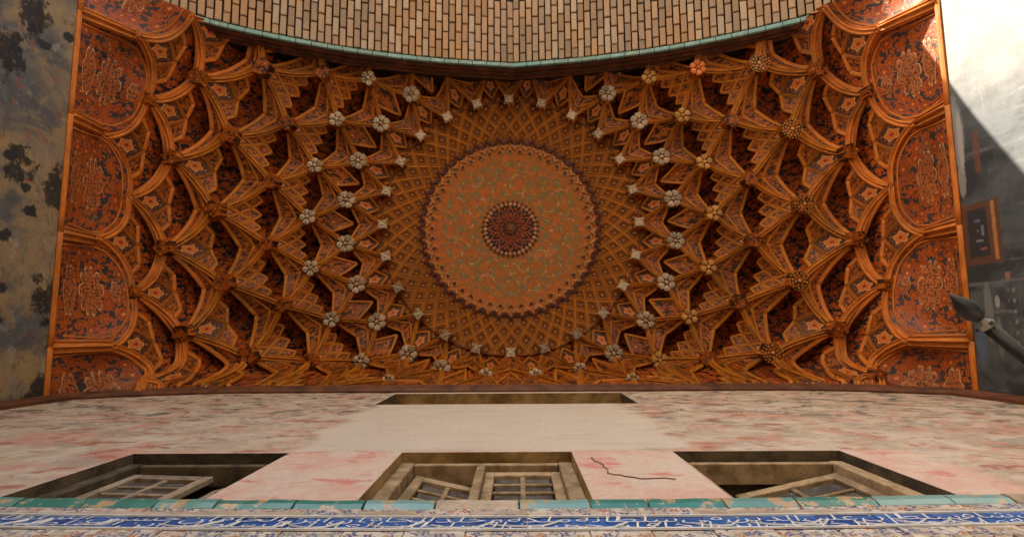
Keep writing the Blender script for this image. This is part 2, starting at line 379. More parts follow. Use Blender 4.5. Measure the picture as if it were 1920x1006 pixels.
# ---------------------------------------------------------------- object helpers
def link(name, me, parent=None):
    o = bpy.data.objects.new(name, me); C.objects.link(o)
    if parent is not None: o.parent = parent
    return o
def thing(name, label, cat, loc=(0, 0, 0), group=None):
    o = bpy.data.objects.new(name, None); C.objects.link(o); o.location = loc; o['label'] = label; o['category'] = cat
    if group: o['group'] = group
    return o
def mesh(name, V, F, mat, uv=None, smooth=True):
    me = bpy.data.meshes.new(name); me.from_pydata([tuple(v) for v in V], [], F)
    if uv is not None:
        l = me.uv_layers.new(name='UVMap')
        vi = np.empty(len(me.loops), dtype=np.int32); me.loops.foreach_get('vertex_index', vi)
        l.data.foreach_set('uv', np.asarray(uv, dtype=np.float32)[vi].ravel())
    me.materials.append(M[mat] if isinstance(mat, str) else mat)
    if smooth: me.shade_smooth()
    return me
class Geo:
    def __init__(s): s.V = []; s.F = []; s.U = []
    def add(s, V, F, U=None):
        b = len(s.V); s.V += [tuple(v) for v in V]; s.F += [tuple(i + b for i in f) for f in F]; s.U += [tuple(u) for u in U] if U is not None else [(v[0], v[1]) for v in V]
    def box(s, x0, x1, y0, y1, z0, z1):
        V = [(x, y, z) for z in (z0, z1) for y in (y0, y1) for x in (x0, x1)]
        s.add(V, [(0, 2, 3, 1), (4, 5, 7, 6), (0, 1, 5, 4), (2, 6, 7, 3), (0, 4, 6, 2), (1, 3, 7, 5)])
    def prism(s, P, z0, z1, r0=1.0, r1=1.0, c=(0, 0)):
        n = len(P); V = [(c[0] + (x - c[0]) * r0, c[1] + (y - c[1]) * r0, z0) for x, y in P] + [(c[0] + (x - c[0]) * r1, c[1] + (y - c[1]) * r1, z1) for x, y in P]
        s.add(V, [tuple(range(n))[::-1], tuple(range(n, 2 * n))] + [(i, (i + 1) % n, n + (i + 1) % n, n + i) for i in range(n)])
    def mesh(s, name, mat, smooth=False): return mesh(name, s.V, s.F, mat, s.U, smooth)
def grid(P, nu, nv):
    """P(i,j)->point ; returns V,F"""
    V = [P(i, j) for j in range(nv + 1) for i in range(nu + 1)]
    F = [(j * (nu + 1) + i, j * (nu + 1) + i + 1, (j + 1) * (nu + 1) + i + 1, (j + 1) * (nu + 1) + i) for j in range(nv) for i in range(nu)]
    return V, F
PROF = [(-.5, -.8), (-.5, .1), (-.44, .55), (-.34, .55), (-.30, .15), (-.12, .5), (-.07, 1.15), (0, 1.5), (.07, 1.15), (.12, .5), (.30, .15), (.34, .55), (.44, .55), (.5, .1), (.5, -.8)]
PROF2 = [(-.5, -.5), (-.45, .7), (-.25, 1), (0, .7), (.25, 1), (.45, .7), (.5, -.5)]
def band(g, pts, nrm, wd, th, prof=PROF2, w1=None):
    pts = [Vector(p) for p in pts]; n = len(pts); V = []; U = []; L = 0; k = len(prof)
    for i in range(n):
        t = pts[min(i + 1, n - 1)] - pts[max(i - 1, 0)]
        if t.length < 1e-6: t = Vector((1, 0, 0))
        t.normalize(); nn = Vector(nrm[i]); nn = nn - t * nn.dot(t)
        if nn.length < 1e-4: nn = Vector((0, 0, -1)) - t * (-t.z)
        nn.normalize(); sd = t.cross(nn)
        if i: L += (pts[i] - pts[i - 1]).length
        ww = wd if w1 is None else wd + (w1 - wd) * i / (n - 1)
        for a, b in prof:
            V.append(pts[i] + sd * (a * ww) + nn * (b * th)); U.append((L, a + .5))
    F = [(i * k + j, i * k + j + 1, (i + 1) * k + j + 1, (i + 1) * k + j) for i in range(n - 1) for j in range(k - 1)]
    F += [tuple(range(k))[::-1], tuple((n - 1) * k + j for j in range(k))]
    g.add(V, F, U)

# ---------------------------------------------------------------- plan of the vault (metres, heights above the eye)
X0, Y0 = -.12, -2.15
YF, YB = -5.15, .88
XW = 5.98
RR = {0: 2.68, 1: 2.605, 2: 3.275, 3: 3.85, 4: 4.455, 5: 5.14, 6: 5.72, 7: 5.98, 8: 6.07}
HH = {0: 11.12, 1: 10.9, 2: 10.6, 3: 10.15, 4: 9.75, 5: 9.30, 6: 8.80, 7: 8.28, 8: 7.72}
HW = 7.12
CURV = {2: .15, 3: .22, 4: .30, 5: .42, 6: .52, 7: .60, 8: .62}
def cornice_h(x):       # lower edge of the vault on the back wall
    return 7.97 - .85 * max(0, (abs(x + .15) - 3.6) / 2.4) ** 2.2
def node(i, a):
    a = round(a * 2) / 2 % 360; r = RR[i]; t = math.radians(a)
    rj = random.Random(int(i * 1000 + a * 2)); j = {0: 0, 1: .012, 2: .018, 3: .022}.get(i, .032)
    return Vector((r * math.cos(t) + rj.uniform(-j, j), r * math.sin(t) + rj.uniform(-j, j), HH[i] + rj.uniform(-j, j)))
def edge(A, B, w, c):
    """rib curve from a lower node A to a higher node B: springs up, then leans over"""
    p = (1 - c) * w + c * (1 - math.cos(w * PI / 2)); z = (1 - c) * w + c * math.sin(w * PI / 2)
    q = A.lerp(B, p); q.z = A.z + (B.z - A.z) * z + (.05 + .10 * c) * math.sin(PI * w) ; return q
def warp(p):            # p relative to the axis -> fold down against the back wall
    y = p.y + Y0; y0 = YB - .45
    if y > y0:
        e = y - y0; k = .45 * (1 - math.exp(-e / .45)); drop = (e - k)
        p = Vector((p.x, y0 + k - Y0, p.z - 3.6 * drop))
        hc = cornice_h(p.x + X0)
        if p.z < hc + .10 and e > .25: p.y = YB - Y0 + min(.12, (hc + .10 - p.z) * 1.5)
    return p
def needs_warp(pts): return any(p.y + Y0 > YB - .47 for p in pts)
def finish(me, clip):
    """cut away what would stand behind the front wall / beyond the back wall (vault-local coordinates)"""
    if clip:
        bm = bmesh.new(); bm.from_mesh(me)
        for cpt, n in (((0, YF - .04 - Y0, 0), (0, -1, 0)), ((0, YB + .06 - Y0, 0), (0, 1, 0)), ((XW + .40, 0, 0), (1, 0, 0)), ((-XW - .40, 0, 0), (-1, 0, 0))):
            bmesh.ops.bisect_plane(bm, geom=bm.verts[:] + bm.edges[:] + bm.faces[:], plane_co=cpt, plane_no=n, clear_outer=True)
        bm.to_mesh(me); bm.free()
    return me

vault = thing('muqarnas_vault', 'orange and brown painted muqarnas vault of ribbed niches hanging over the porch', 'vault', (X0, Y0, CZ))

def coons(i, a):
    L = node(i, a); S1 = node(i - 1, a - 7.5); S2 = node(i - 1, a + 7.5); U = node(i - 2, a)
    cA = CURV[i]; cB = CURV[max(2, i - 1)] if i > 2 else .1
    def P(u, v):
        E0 = edge(L, S1, u, cA); E1 = edge(S2, U, u, cB); F0 = edge(L, S2, v, cA); F1 = edge(S1, U, v, cB)
        return E0 * (1 - v) + E1 * v + F0 * (1 - u) + F1 * u - (L * (1 - u) * (1 - v) + S1 * u * (1 - v) + S2 * (1 - u) * v + U * u * v)
    return P, (L, S1, S2, U)
def ff(x, w):
    x = max(0, min(x / w, 1)); return 1 - (1 - x) ** 2
def build_cell(i, a, tf):
    """meshes of one niche; tf maps each point (warp or identity)"""
    P, (L, S1, S2, U) = coons(i, a)
    B = {2: .14, 3: .32, 4: .37, 5: .40, 6: .40, 7: .38, 8: .36}[i]
    outd = Vector((math.cos(math.radians(a)), math.sin(math.radians(a)), 0))
    def N(u, v):
        b = .13 * B * ff(1 - u, .3) * ff(1 - v, .3) * ff(u, .16) * ff(v, .16)
        return P(u, v) + Vector((0, 0, b))
    def NL(s, t):       # inside the leaf: a deep recess behind the inner ribs
        b = B * ff(1 - s, .17) * ff(1 - t, .17) * ff(s, .42) * ff(t, .42) * (1.1 - .5 * abs(s - t))
        return N(*uvp(s, t)) + Vector((0, 0, b)) + outd * b * .12
    def nrm(u, v, f=P):
        e = .02; u0, u1 = max(0, u - e), min(1, u + e); v0, v1 = max(0, v - e), min(1, v + e)
        n = (f(u1, v) - f(u0, v)).cross(f(u, v1) - f(u, v0))
        if n.length < 1e-9: return Vector((0, 0, -1))
        n.normalize()
        return n if n.dot(Vector((-outd.x * .6, -outd.y * .6, -1))) > 0 else -n
    ce = {2: .76, 3: .66, 4: .64, 5: .64, 6: .69, 7: .73, 8: .78}[i]
    sz = (S1 - S2).length
    out = {}
    # main niche surface
    cor = [(0, 0), (1, 0), (ce, ce), (0, 1)]
    nn = 14
    def uvp(s, t): return ((1 - s) * (1 - t) * cor[0][0] + s * (1 - t) * cor[1][0] + s * t * cor[2][0] + (1 - s) * t * cor[3][0],
                           (1 - s) * (1 - t) * cor[0][1] + s * (1 - t) * cor[1][1] + s * t * cor[2][1] + (1 - s) * t * cor[3][1])
    V, F = grid(lambda p, q: tf(NL(p / nn, q / nn)), nn, nn)
    UV = [(uvp(p / nn, q / nn)[0] * sz, uvp(p / nn, q / nn)[1] * sz) for q in range(nn + 1) for p in range(nn + 1)]
    out['niche'] = (V, F, UV)
    # spandrels beside the upper boss
    sp = []
    for flip in (0, 1):
        def su(s, t):
            a1 = (1 + (ce - 1) * s, ce * s); b1 = (1, s)
            p = (a1[0] + (b1[0] - a1[0]) * t, a1[1] + (b1[1] - a1[1]) * t)
            return p[::-1] if flip else p
        V, F = grid(lambda p, q: tf(N(*su(p / 10, q / 4))), 10, 4)
        sp.append((V, F, [(p / 10 * sz, q / 4 * .3) for q in range(5) for p in range(11)]))
    out['spandrel'] = sp
    # ribs
    g = Geo()
    wd = {2: .076, 3: .088, 4: .10, 5: .112, 6: .122, 7: .13, 8: .135}[i]
    for (A, Bn) in ((L, S1), (L, S2)):
        pts = [tf(edge(A, Bn, k / 12, CURV[i])) for k in range(13)]
        m_ = (A + Bn) / 2; ind = Vector((-m_.x, -m_.y, 0)).normalized()
        band(g, pts, [ind * .6 + Vector((0, 0, -1))] * 13, wd, .03, PROF)
    for flip in ((0, 1) if i > 2 else ()):
        path = []
        for k in range(10):
            s = k / 9; q = (1 + (ce - 1) * s, ce * s); path.append(q[::-1] if flip else q)
        band(g, [tf(N(*q)) for q in path], [nrm(*q, N) for q in path], wd * .5, .022, PROF2, wd * .6)
        path = [(1 + (ce - 1) * .5 * (k / 9), .25 + (.5 * (ce + 1) - .25) * (k / 9)) for k in range(10)]
        if flip: path = [q[::-1] for q in path]
        if i in (3, 4, 5, 6, 7): band(g, [tf(N(*q)) for q in path], [nrm(*q, N) for q in path], wd * .25, .02, PROF2, wd * .5)
    if False:                                     # fan ribs into the niche from the boss
        for q0 in ((.40, .06), (.06, .40)) if i > 2 else ():
            path = [(q0[0] + (ce - q0[0]) * k / 8, q0[1] + (ce - q0[1]) * k / 8) for k in range(9)]
            pass
    # foot plates
    plates = []
    def plate(c4, lift=.02, th=.10, kind='floral_small', rw=None, inset=.0):
        n4 = 4
        cx_ = sum(c[0] for c in c4) / 4; cy_ = sum(c[1] for c in c4) / 4
        cc = [(c[0] + (cx_ - c[0]) * inset, c[1] + (cy_ - c[1]) * inset) for c in c4]
        def bi(s, t):
            return tuple((1 - s) * (1 - t) * cc[0][k] + s * (1 - t) * cc[1][k] + s * t * cc[2][k] + (1 - s) * t * cc[3][k] for k in (0, 1))
        V, F = grid(lambda p, q: P(*bi(p / n4, q / n4)) + nrm(*bi(p / n4, q / n4)) * lift, n4, n4)
        UV = [(p / n4, q / n4) for q in range(n4 + 1) for p in range(n4 + 1)]
        per = [j for j in range(n4)] + [n4 + (n4 + 1) * j for j in range(n4)] + [(n4 + 1) * (n4 + 1) - 1 - j for j in range(n4)] + [(n4 + 1) * (n4 - j) for j in range(n4)]
        b = len(V)
        for j in per:
            V.append(V[j] + Vector((0, 0, th)) + outd * th * .4); UV.append(UV[j])
        m_ = len(per)
        F = F + [(per[j], b + j, b + (j + 1) % m_, per[(j + 1) % m_]) for j in range(m_)]
        V = [tf(v) for v in V]
        sc = 1 if kind == 'medallion' else sz * .35
        plates.append((kind, (V, F, [(x * sc, y * sc) for x, y in UV])))
        if rw:
            for e in range(4):
                p0, p1 = c4[e], c4[(e + 1) % 4]
                if (p0[0] < .01 and p1[0] < .01) or (p0[1] < .01 and p1[1] < .01): continue
                path = [(p0[0] + (p1[0] - p0[0]) * k / 5, p0[1] + (p1[1] - p0[1]) * k / 5) for k in range(6)]
                band(g, [tf(P(*q)) for q in path], [nrm(*q) for q in path], rw, .03, PROF2)
    if i >= 6:
        rw = wd * .55
        plate([(0, 0), (.46, 0), (.40, .40), (0, .46)], kind='medallion', rw=rw)
        plate([(.46, 0), (.74, 0), (.66, .24), (.40, .40)], rw=rw)
        plate([(0, .46), (.40, .40), (.24, .66), (0, .74)], rw=rw)
    elif i in (4, 5):
        n_ = 3; st = .70 / n_
        for p in range(n_):
            for q in range(n_ - p):
                x0, y0_ = p * st, q * st; k = (p + q) * .025
                plate([(x0 + k * .0, y0_), (x0 + st, y0_ + k * .3), (x0 + st - k * .5, y0_ + st - k * .5), (x0 + k * .3, y0_ + st)], kind='medallion' if p + q == 0 else 'floral_small', rw=wd * .42, th=.08)
    else:
        rw = wd * .6
        plate([(0, 0), (.55, 0), (.58, .58), (0, .55)], kind='floral_small' if i == 3 else 'medallion', rw=rw, th=.16, lift=.0)
        if i == 3:
            for s in (0, 1):
                path = [(.23 + .25 * k / 4, .0 + .46 * k / 4) for k in range(5)]
                if s: path = [q[::-1] for q in path]
    out['rib'] = (g.V, g.F, g.U); out['plates'] = plates
    return out

cache = {}
counts = 0
def vis(p, lo=.35, hi=1.5): return YF - lo < p.y + Y0 < YB + hi and abs(p.x) < XW + .35
for i in range(2, 9):
    for k in range(24):
        a = 15 * k + (7.5 if i % 2 == 0 else 0)
        P, nd = coons(i, a); L, S1, S2, U = nd
        if not any(vis(p, .02, .75) for p in nd): continue
        if min(abs(p.x) for p in nd) > XW + .1: continue
        if U.y + Y0 < YF + .02 and S1.y + Y0 < YF + .02 and S2.y + Y0 < YF + .02: continue
        wp = [warp(p.copy()) for p in (S1, S2, U)]
        if all(p.z < cornice_h(p.x + X0) + .08 and p.y + Y0 > YB - .3 for p in wp): continue
        wf = needs_warp(nd); cl = any(p.y + Y0 < YF + .12 for p in nd) or any(abs(p.x) > XW - .25 for p in nd) or wf
        rng_key = None
        fm = 'floral_outer' if i >= 6 else 'floral'; rm = 'rib_out' if i >= 7 else ('rib_mid' if i == 6 and False else 'rib_in')
        if rng_key and rng_key in cache: ms = cache[rng_key]; rot = math.radians(a)
        else:
            base = 0 if rng_key else a
            d = build_cell(i, base, warp if wf else (lambda p: p))
            ms = [finish(mesh('cell_ribs', *d['rib'][:2], rm, d['rib'][2]), cl), finish(mesh('niche', *d['niche'][:2], fm, d['niche'][2]), cl)]
            ms += [finish(mesh('spandrel', s[0], s[1], 'floral_small', s[2]), cl) for s in d['spandrel']]
            pl = [finish(mesh('plate', q[0], q[1], kd, q[2], False), cl) for kd, q in d['plates']]
            ms = (ms, pl); rot = 0
            if rng_key: cache[rng_key] = ms; rot = math.radians(a)
        if len(ms[0][0].polygons) == 0: continue
        root = link('vault_cell', ms[0][0], vault); root.rotation_euler.z = rot
        for nm, me in [('niche_panel', ms[0][1]), ('spandrel_panel', ms[0][2]), ('spandrel_panel', ms[0][3])] + [('foot_panel', q) for q in ms[1]]:
            if len(me.polygons): link(nm, me, root)

# lunettes between the ribs on the two side walls
def cart_outline(n, lob, sx, sy, ph=0, seed=0):
    r = random.Random(seed); P = []
    for k in range(n):
        t = 2 * PI * k / n
        rad = .60 + .30 * abs(math.cos(lob * t)) ** .6 + .10 * math.cos(2 * t)
        P.append((math.cos(t) * rad * sx, math.sin(t) * rad * sy))
    return P
for sgn in (1, -1):
    for kk in range(-3, 3):
        a1 = 15 * kk + 7.5; a2 = a1 + 15; am = a1 + 7.5
        if abs(am) > 40: continue
        S1 = node(8, a1); S2 = node(8, a2); U = node(7, am)
        W1 = Vector((XW, S1.y, HW)); W2 = Vector((XW, S2.y, HW))
        LC = CURV[8]
        def top(s):
            return edge(S1, U, s * 2, LC) if s <= .5 else edge(S2, U, (1 - s) * 2, LC)
        def LP(s, t):
            b = W1.lerp(W2, s); q = b.lerp(top(s), t); q.x += .10 * math.sin(PI * t) * math.sin(PI * s) ** .5 if 0 < s < 1 else 0
            return q
        def mir(p):
            p = Vector(p)
            if sgn < 0: p = Vector((-p.x, p.y, p.z))
            return p
        def tf2(p):     # near the back wall: tuck behind the wall plane only
            return p
        ns = 20
        V, F = grid(lambda i_, j: tf2(mir(LP(i_ / ns, j / 8))), ns, 8)
        UV = [(i_ / ns * 1.5, j / 8 * 1.0) for j in range(9) for i_ in range(ns + 1)]
        me = finish(mesh('lunette', V, F, 'lunette', UV), True)
        if len(me.polygons) == 0: continue
        lo = link('lunette_panel', me, vault)
        g = Geo()
        if True:
            pts = [mir(W1.lerp(S1, k / 6)) for k in range(7)]; pts += []
            band(g, pts, [Vector((-sgn, 0, -.35))] * 7, .20, .05, PROF, .16)
            if kk == 2:
                pts = [mir(W2.lerp(S2, k / 6)) for k in range(7)]; band(g, pts, [Vector((-sgn, 0, -.35))] * 7, .20, .05, PROF, .16)
            pts = [mir(W1.lerp(W2, k / 6)) + Vector((0, 0, -.02)) for k in range(7)]
            band(g, pts, [Vector((-sgn, 0, -.5))] * 7, .075, .04, PROF2)
            cp = [(.10, .06), (.10, .40), (.10, .72), (.14, .86), (.30, .92), (.5, .93), (.70, .92), (.86, .86), (.90, .72), (.90, .40), (.90, .06)]
            pts = [mir(LP(a_ + (c_ - a_) * e_ / 3, b_ + (d_ - b_) * e_ / 3)) for (a_, b_), (c_, d_) in zip(cp, cp[1:]) for e_ in range(3)]
            band(g, pts, [Vector((-sgn, 0, -.3))] * len(pts), .03, .015, PROF2)
            me = finish(mesh('lunette_ribs', g.V, g.F, 'rib_out', g.U), True)
            if len(me.polygons): link('lunette_rib', me, lo)
        # cartouches with cream outlines
        if abs(am) < 35:
            for ci, (t0, sx, sy, lob) in enumerate(((.20, .085, .46, 3), (.50, .14, .42, 5), (.80, .05, .15, 3))):
                if ci == 2 and kk % 2: continue
                for mt, sc_, z_ in (('cream', .92, .006), ('orange_boss', .84, .010)):
                    P_ = cart_outline(40, lob, sx * sc_, sy * sc_ / 1.45, .3 * kk, kk)
                    V = []
                    for (x_, y_) in P_:
                        q = LP(min(1, max(0, .5 + y_)), min(1, max(0, t0 + x_ * 1.3))); q.x -= z_; V.append(mir(q))
                    cq = LP(.5, t0); cq.x -= z_; V.append(mir(cq)); n_ = len(P_)
                    me = finish(mesh('cartouche', V, [(i_, (i_ + 1) % n_, n_) for i_ in range(n_)], mt if mt == 'cream' else 'cart', [(v.y * 2.2, v.z * 2.2) for v in V], False), True)
                    if len(me.polygons): link('cartouche' if mt == 'cream' else 'cartouche_field', me, lo)

# ---------------------------------------------------------------- bosses at the nodes
def star_poly(n, r0, r1, ph=0):
    return [((r0 if k % 2 == 0 else r1) * math.cos(PI * k / n + ph), (r0 if k % 2 == 0 else r1) * math.sin(PI * k / n + ph)) for k in range(2 * n)]
def ngon(n, r, ph=0): return [(r * math.cos(2 * PI * k / n + ph), r * math.sin(2 * PI * k / n + ph)) for k in range(n)]
def body_mesh(n, r, mat, ph=0, hgt=.26):
    g = Geo(); g.prism(ngon(n, r, ph), 0, .03, .93, 1.0); g.prism(ngon(n, r * .99, ph), .031, hgt * .6, 1.0, 1.12)
    return g.mesh('boss_body', mat)
def petal_mesh(r, mat, pr):
    g = Geo()
    out = [(r * .62 + pr * x, pr * y) for x, y in [(-1.0, 0), (-.45, .55), (.1, .98), (.75, .85), (.98, .2), (.98, -.2), (.75, -.85), (.1, -.98), (-.45, -.55)]]
    c = (r * .62 + pr * .15, 0)
    g.prism(out, -.035, .0, .82, 1.0, c)
    g.prism([(c[0] + .42 * pr * math.cos(2 * PI * k / 8), .42 * pr * math.sin(2 * PI * k / 8)) for k in range(8)], -.052, -.034, .8, 1.0, c)
    return g.mesh('petal', mat)
def hub_mesh(r, mat, n=8):
    g = Geo(); g.prism(ngon(n, r), -.055, .0, .7, 1.0); return g.mesh('hub', mat)
def star_mesh(mat):
    g = Geo(); g.prism(star_poly(4, .145, .082, PI / 4), -.04, .0, .88, 1.0)
    for k in range(4):
        t = PI / 2 * k + PI / 4; c = (.085 * math.cos(t), .085 * math.sin(t)); g.prism([(c[0] + x, c[1] + y) for x, y in ngon(6, .026)], -.06, -.038, .7, 1, c)
    g.prism(ngon(6, .03), -.06, -.038, .7, 1); return g.mesh('star', mat)
BM = {}
def BMget(key, fn):
    if key not in BM: BM[key] = fn()
    return BM[key]
for i in range(1, 8):
    for k in range(24):
        a = 15 * k + (7.5 if i % 2 == 0 else 0)
        p0 = node(i, a); p = warp(p0.copy())
        if p.y + Y0 < YF + .06 or abs(p.x) > XW - .02: continue
        if p.y + Y0 > YB - .05 or (p.z < cornice_h(p.x + X0) + .12 and p.y + Y0 > YB - .35): continue
        near = p.y + Y0 < YF + .16
        right = p.x > 0
        r = {1: .12, 2: .175, 3: .145, 4: .15, 5: .19, 6: .16, 7: .12}[i]
        if p0.y + Y0 > YB: r *= .7
        nside = {1: 6, 2: 6, 3: 5, 4: 6, 5: 5, 6: 5, 7: 5}[i]
        white = i <= 2 or (i == 3 and not (right and abs(p.y) < 2.75))
        orange = i == 3 and not white or (i == 4 and right and p.y < -2.2)
        b = link('boss', BMget(('b', i, round(r, 3)), lambda: body_mesh(nside, r, 'rib_in' if i <= 3 else 'floral_small')), vault)
        b.location = (p.x, p.y, p.z - .05); b.rotation_euler.z = math.radians(a) + random.uniform(-.05, .05)
        b.rotation_euler.y = random.uniform(-.04, .04)
        if i == 1: link('star', BMget('star', lambda: star_mesh('white_boss')), b)
        elif i <= 3 or orange:
            mt = 'white_boss' if white else ('orange_boss' if orange and i == 4 else 'gilt')
            npet = 6 if i in (2, 4) else 5
            pm = BMget(('p', r, mt, npet), lambda: petal_mesh(r * 1.02, mt, r * (.40 if npet == 6 else .43)))
            for j in range(npet):
                q = link('petal', pm, b); q.rotation_euler.z = 2 * PI * j / npet
            link('hub', BMget(('h', mt), lambda: hub_mesh(.035, mt)), b)
        elif i == 5 and right:
            def dots():
                g = Geo()
                for rr_, n_, s_ in ((r * .90, 20, .013), (r * .66, 12, .017), (r * .40, 7, .017), (0, 1, .035)):
                    for j in range(n_):
                        c = (rr_ * math.cos(2 * PI * j / n_), rr_ * math.sin(2 * PI * j / n_)); g.prism([(c[0] + x, c[1] + y) for x, y in ngon(6, s_)], -.014, .001, .6, 1, c)
                return g.mesh('rosette', 'gilt')
            o = link('rosette', BMget(('d', r), dots), b); o['kind'] = 'stuff'; o.scale.z = 1 if right else .35

# ---------------------------------------------------------------- crowning dome
def dz(r): return 11.52 - .40 * (r / 2.8) ** 2.2
def lathe(name, mat, r0, r1, zf, nr=6, ns=96, parent=None, off=0):
    V, F = grid(lambda i_, j: Vector(((r0 + (r1 - r0) * j / nr) * math.cos(2 * PI * i_ / ns), (r0 + (r1 - r0) * j / nr) * math.sin(2 * PI * i_ / ns), zf(r0 + (r1 - r0) * j / nr) + off)), ns, nr)
    return link(name, mesh(name, V, F, mat, [(v.x, v.y) for v in V]), parent)
dome = lathe('crowning_dome', 'arabesque', 0.005, 1.87, dz, 12, 96, vault)
lathe('lattice_ground', 'boss', 1.86, 3.0, dz, 6, 96, vault)
radii = [1.86, 2.02, 2.19, 2.38, 2.59, 2.82]
def lp(j, k):    # lattice point on ring j
    t = 2 * PI * (k + .5 * (j % 2)) / 48; r = radii[j]; return Vector((r * math.cos(t), r * math.sin(t), dz(r)))
g = Geo()
lat = link('dome_lattice', None or bpy.data.meshes.new('x'), vault)
for j in range(5):
    for k in range(48):
        for s in (0, 1):
            A = lp(j, k); kb = (k if j % 2 == 0 else k + 1) if s == 0 else (k - 1 if j % 2 == 0 else k)
            Bp = lp(j + 1, kb)
            band(g, [A, Bp], [Vector((0, 0, -1))] * 2, .036 + .008 * j, .022, [(-.5, -.3), (-.4, 1), (0, .7), (.4, 1), (.5, -.3)])
lat.data = mesh('lattice_ribs', g.V, g.F, 'rib_in', g.U, False)
for j in range(4):
    base = None
    kk0 = .5 * (j % 2)
    A, D = lp(j, 0), lp(j + 2, 0); mid1 = lp(j + 1, 0 if j % 2 == 0 else 1); mid0 = lp(j + 1, -1 if j % 2 == 0 else 0)
    c_ = (A + D + mid0 + mid1) / 4
    V = [A.lerp(c_, .22), mid1.lerp(c_, .22), D.lerp(c_, .22), mid0.lerp(c_, .22)]
    V = [v + Vector((0, 0, -.032)) for v in V] + [v.lerp(c_, .45) + Vector((0, 0, -.014)) for v in V]
    V2 = [v + Vector((0, 0, .03)) for v in V[:4]]
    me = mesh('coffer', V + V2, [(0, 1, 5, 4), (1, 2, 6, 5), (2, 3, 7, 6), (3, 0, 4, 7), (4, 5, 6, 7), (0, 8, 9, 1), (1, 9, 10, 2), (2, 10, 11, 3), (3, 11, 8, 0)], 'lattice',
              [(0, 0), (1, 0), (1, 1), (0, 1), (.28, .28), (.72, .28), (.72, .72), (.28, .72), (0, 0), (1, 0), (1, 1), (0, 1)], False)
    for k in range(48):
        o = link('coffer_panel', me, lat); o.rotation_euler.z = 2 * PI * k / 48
# zigzag border of the medallion
g = Geo()
for k in range(48):
    t0, t1, t2 = (2 * PI * (k + q) / 48 for q in (-.5, 0, .5))
    for (ri, ro, z_) in ((1.81, 1.94, -.030),):
        A = Vector((ri * math.cos(t0), ri * math.sin(t0), dz(ri) + z_)); Bq = Vector((ro * math.cos(t1), ro * math.sin(t1), dz(ro) + z_)); Cq = Vector((ri * math.cos(t2), ri * math.sin(t2), dz(ri) + z_))
        band(g, [A, Bq, Cq], [Vector((0, 0, -1))] * 3, .085, .02, [(-.5, -1.5), (-.4, 1), (.4, 1), (.5, -1.5)])
link('zigzag_border', mesh('zigzag', g.V, g.F, 'zig', g.U, False), dome)
def tilepoly(name, polys, mt, z0, z1):
    g = Geo()
    for P_ in polys: g.prism(P_, z0, z1)
    return g.mesh(name, mt)
def rotp(P_, t, r): return [(r + x * math.cos(t) - y * math.sin(t), x * math.sin(t) + y * math.cos(t)) for x, y in P_]
_k = 1.12
sq = [(-.052, -.052), (0, -.040), (.052, -.052), (.040, 0), (.052, .052), (0, .040), (-.052, .052), (-.040, 0)]
rq = 1.785
me_o = tilepoly('sq_o', [rotp([(x * 1.16, y * 1.16) for x, y in sq], PI / 4, rq)], 'bcream', dz(rq) - .045, dz(rq) + .02)
me_i = tilepoly('sq_i', [rotp([(x * .86, y * .86) for x, y in sq], PI / 4, rq)], 'inlay', dz(rq) - .052, dz(rq) - .03)
fl = [(.055, -.012), (.055, .012), (.015, .014), (.012, .05), (-.012, .05), (-.015, .016), (-.06, 0), (-.015, -.016), (-.012, -.05), (.012, -.05), (.015, -.014)]
rf = 1.665
me_f = tilepoly('fl', [rotp(fl, 0, rf)], 'zig', dz(rf) - .03, dz(rf) + .02)
me_fo = tilepoly('flo', [rotp([(x * 1.35, y * 1.3) for x, y in fl], 0, rf)], 'bcream', dz(rf) - .024, dz(rf) + .02)
for k in range(48):
    for nm, me, ph in (('border_star', me_o, .5), ('border_star_inlay', me_i, .5), ('border_fleuron_edge', me_fo, 0), ('border_fleuron', me_f, 0)):
        o = link(nm, me, dome); o.rotation_euler.z = 2 * PI * (k + ph) / 48
hub = lathe('central_rosette', 'hubpaint', 0.004, .56, dz, 4, 60, vault, -.022)
rc = .545
cr_ = [(.035, -.009), (.035, .009), (.01, .009), (.01, .03), (-.01, .03), (-.01, .009), (-.04, .009), (-.04, -.009), (-.01, -.009), (-.01, -.03), (.01, -.03), (.01, -.009)]
me_c = tilepoly('cr', [rotp([(x * 1.2, y * 1.2) for x, y in cr_], 0, rc)], 'cream', dz(rc) - .035, dz(rc) - .01)
me_d = tilepoly('crd', [rotp([(x * .9, y * .9) for x, y in cr_], 0, rc + .055)], 'brown', dz(rc) - .03, dz(rc) - .0)
for k in range(36):
    o = link('rim_cross', me_c, hub); o.rotation_euler.z = 2 * PI * k / 36
    o = link('rim_inlay', me_d, hub); o.rotation_euler.z = 2 * PI * (k + .5) / 36
g = Geo(); g.prism(ngon(16, .13), dz(0) - .06, dz(0) - .01, .8, 1); link('hub_disc', g.mesh('hd', 'brown'), hub)
g = Geo(); g.prism(ngon(12, .07), dz(0) - .08, dz(0) - .055, .7, 1); link('hub_cap', g.mesh('hc', 'boss'), hub)
red = plain('rust_red_paint', (.16, .030, .008), (.30, .06, .012), 9)
for rc0, hl, hw_, n_, ph in ((.30, .08, .055, 12, 0), (.44, .06, .045, 12, .5), (.20, .05, .035, 12, .5)):
    g = Geo(); g.prism([(rc0 - hl, 0), (rc0, hw_), (rc0 + hl, 0), (rc0, -hw_)], dz(rc0) - .045, dz(rc0) - .02, .8, 1, (rc0, 0)); me = g.mesh('lozenge', red)
    for k in range(n_): link('rosette_lozenge', me, hub).rotation_euler.z = 2 * PI * (k + ph) / n_

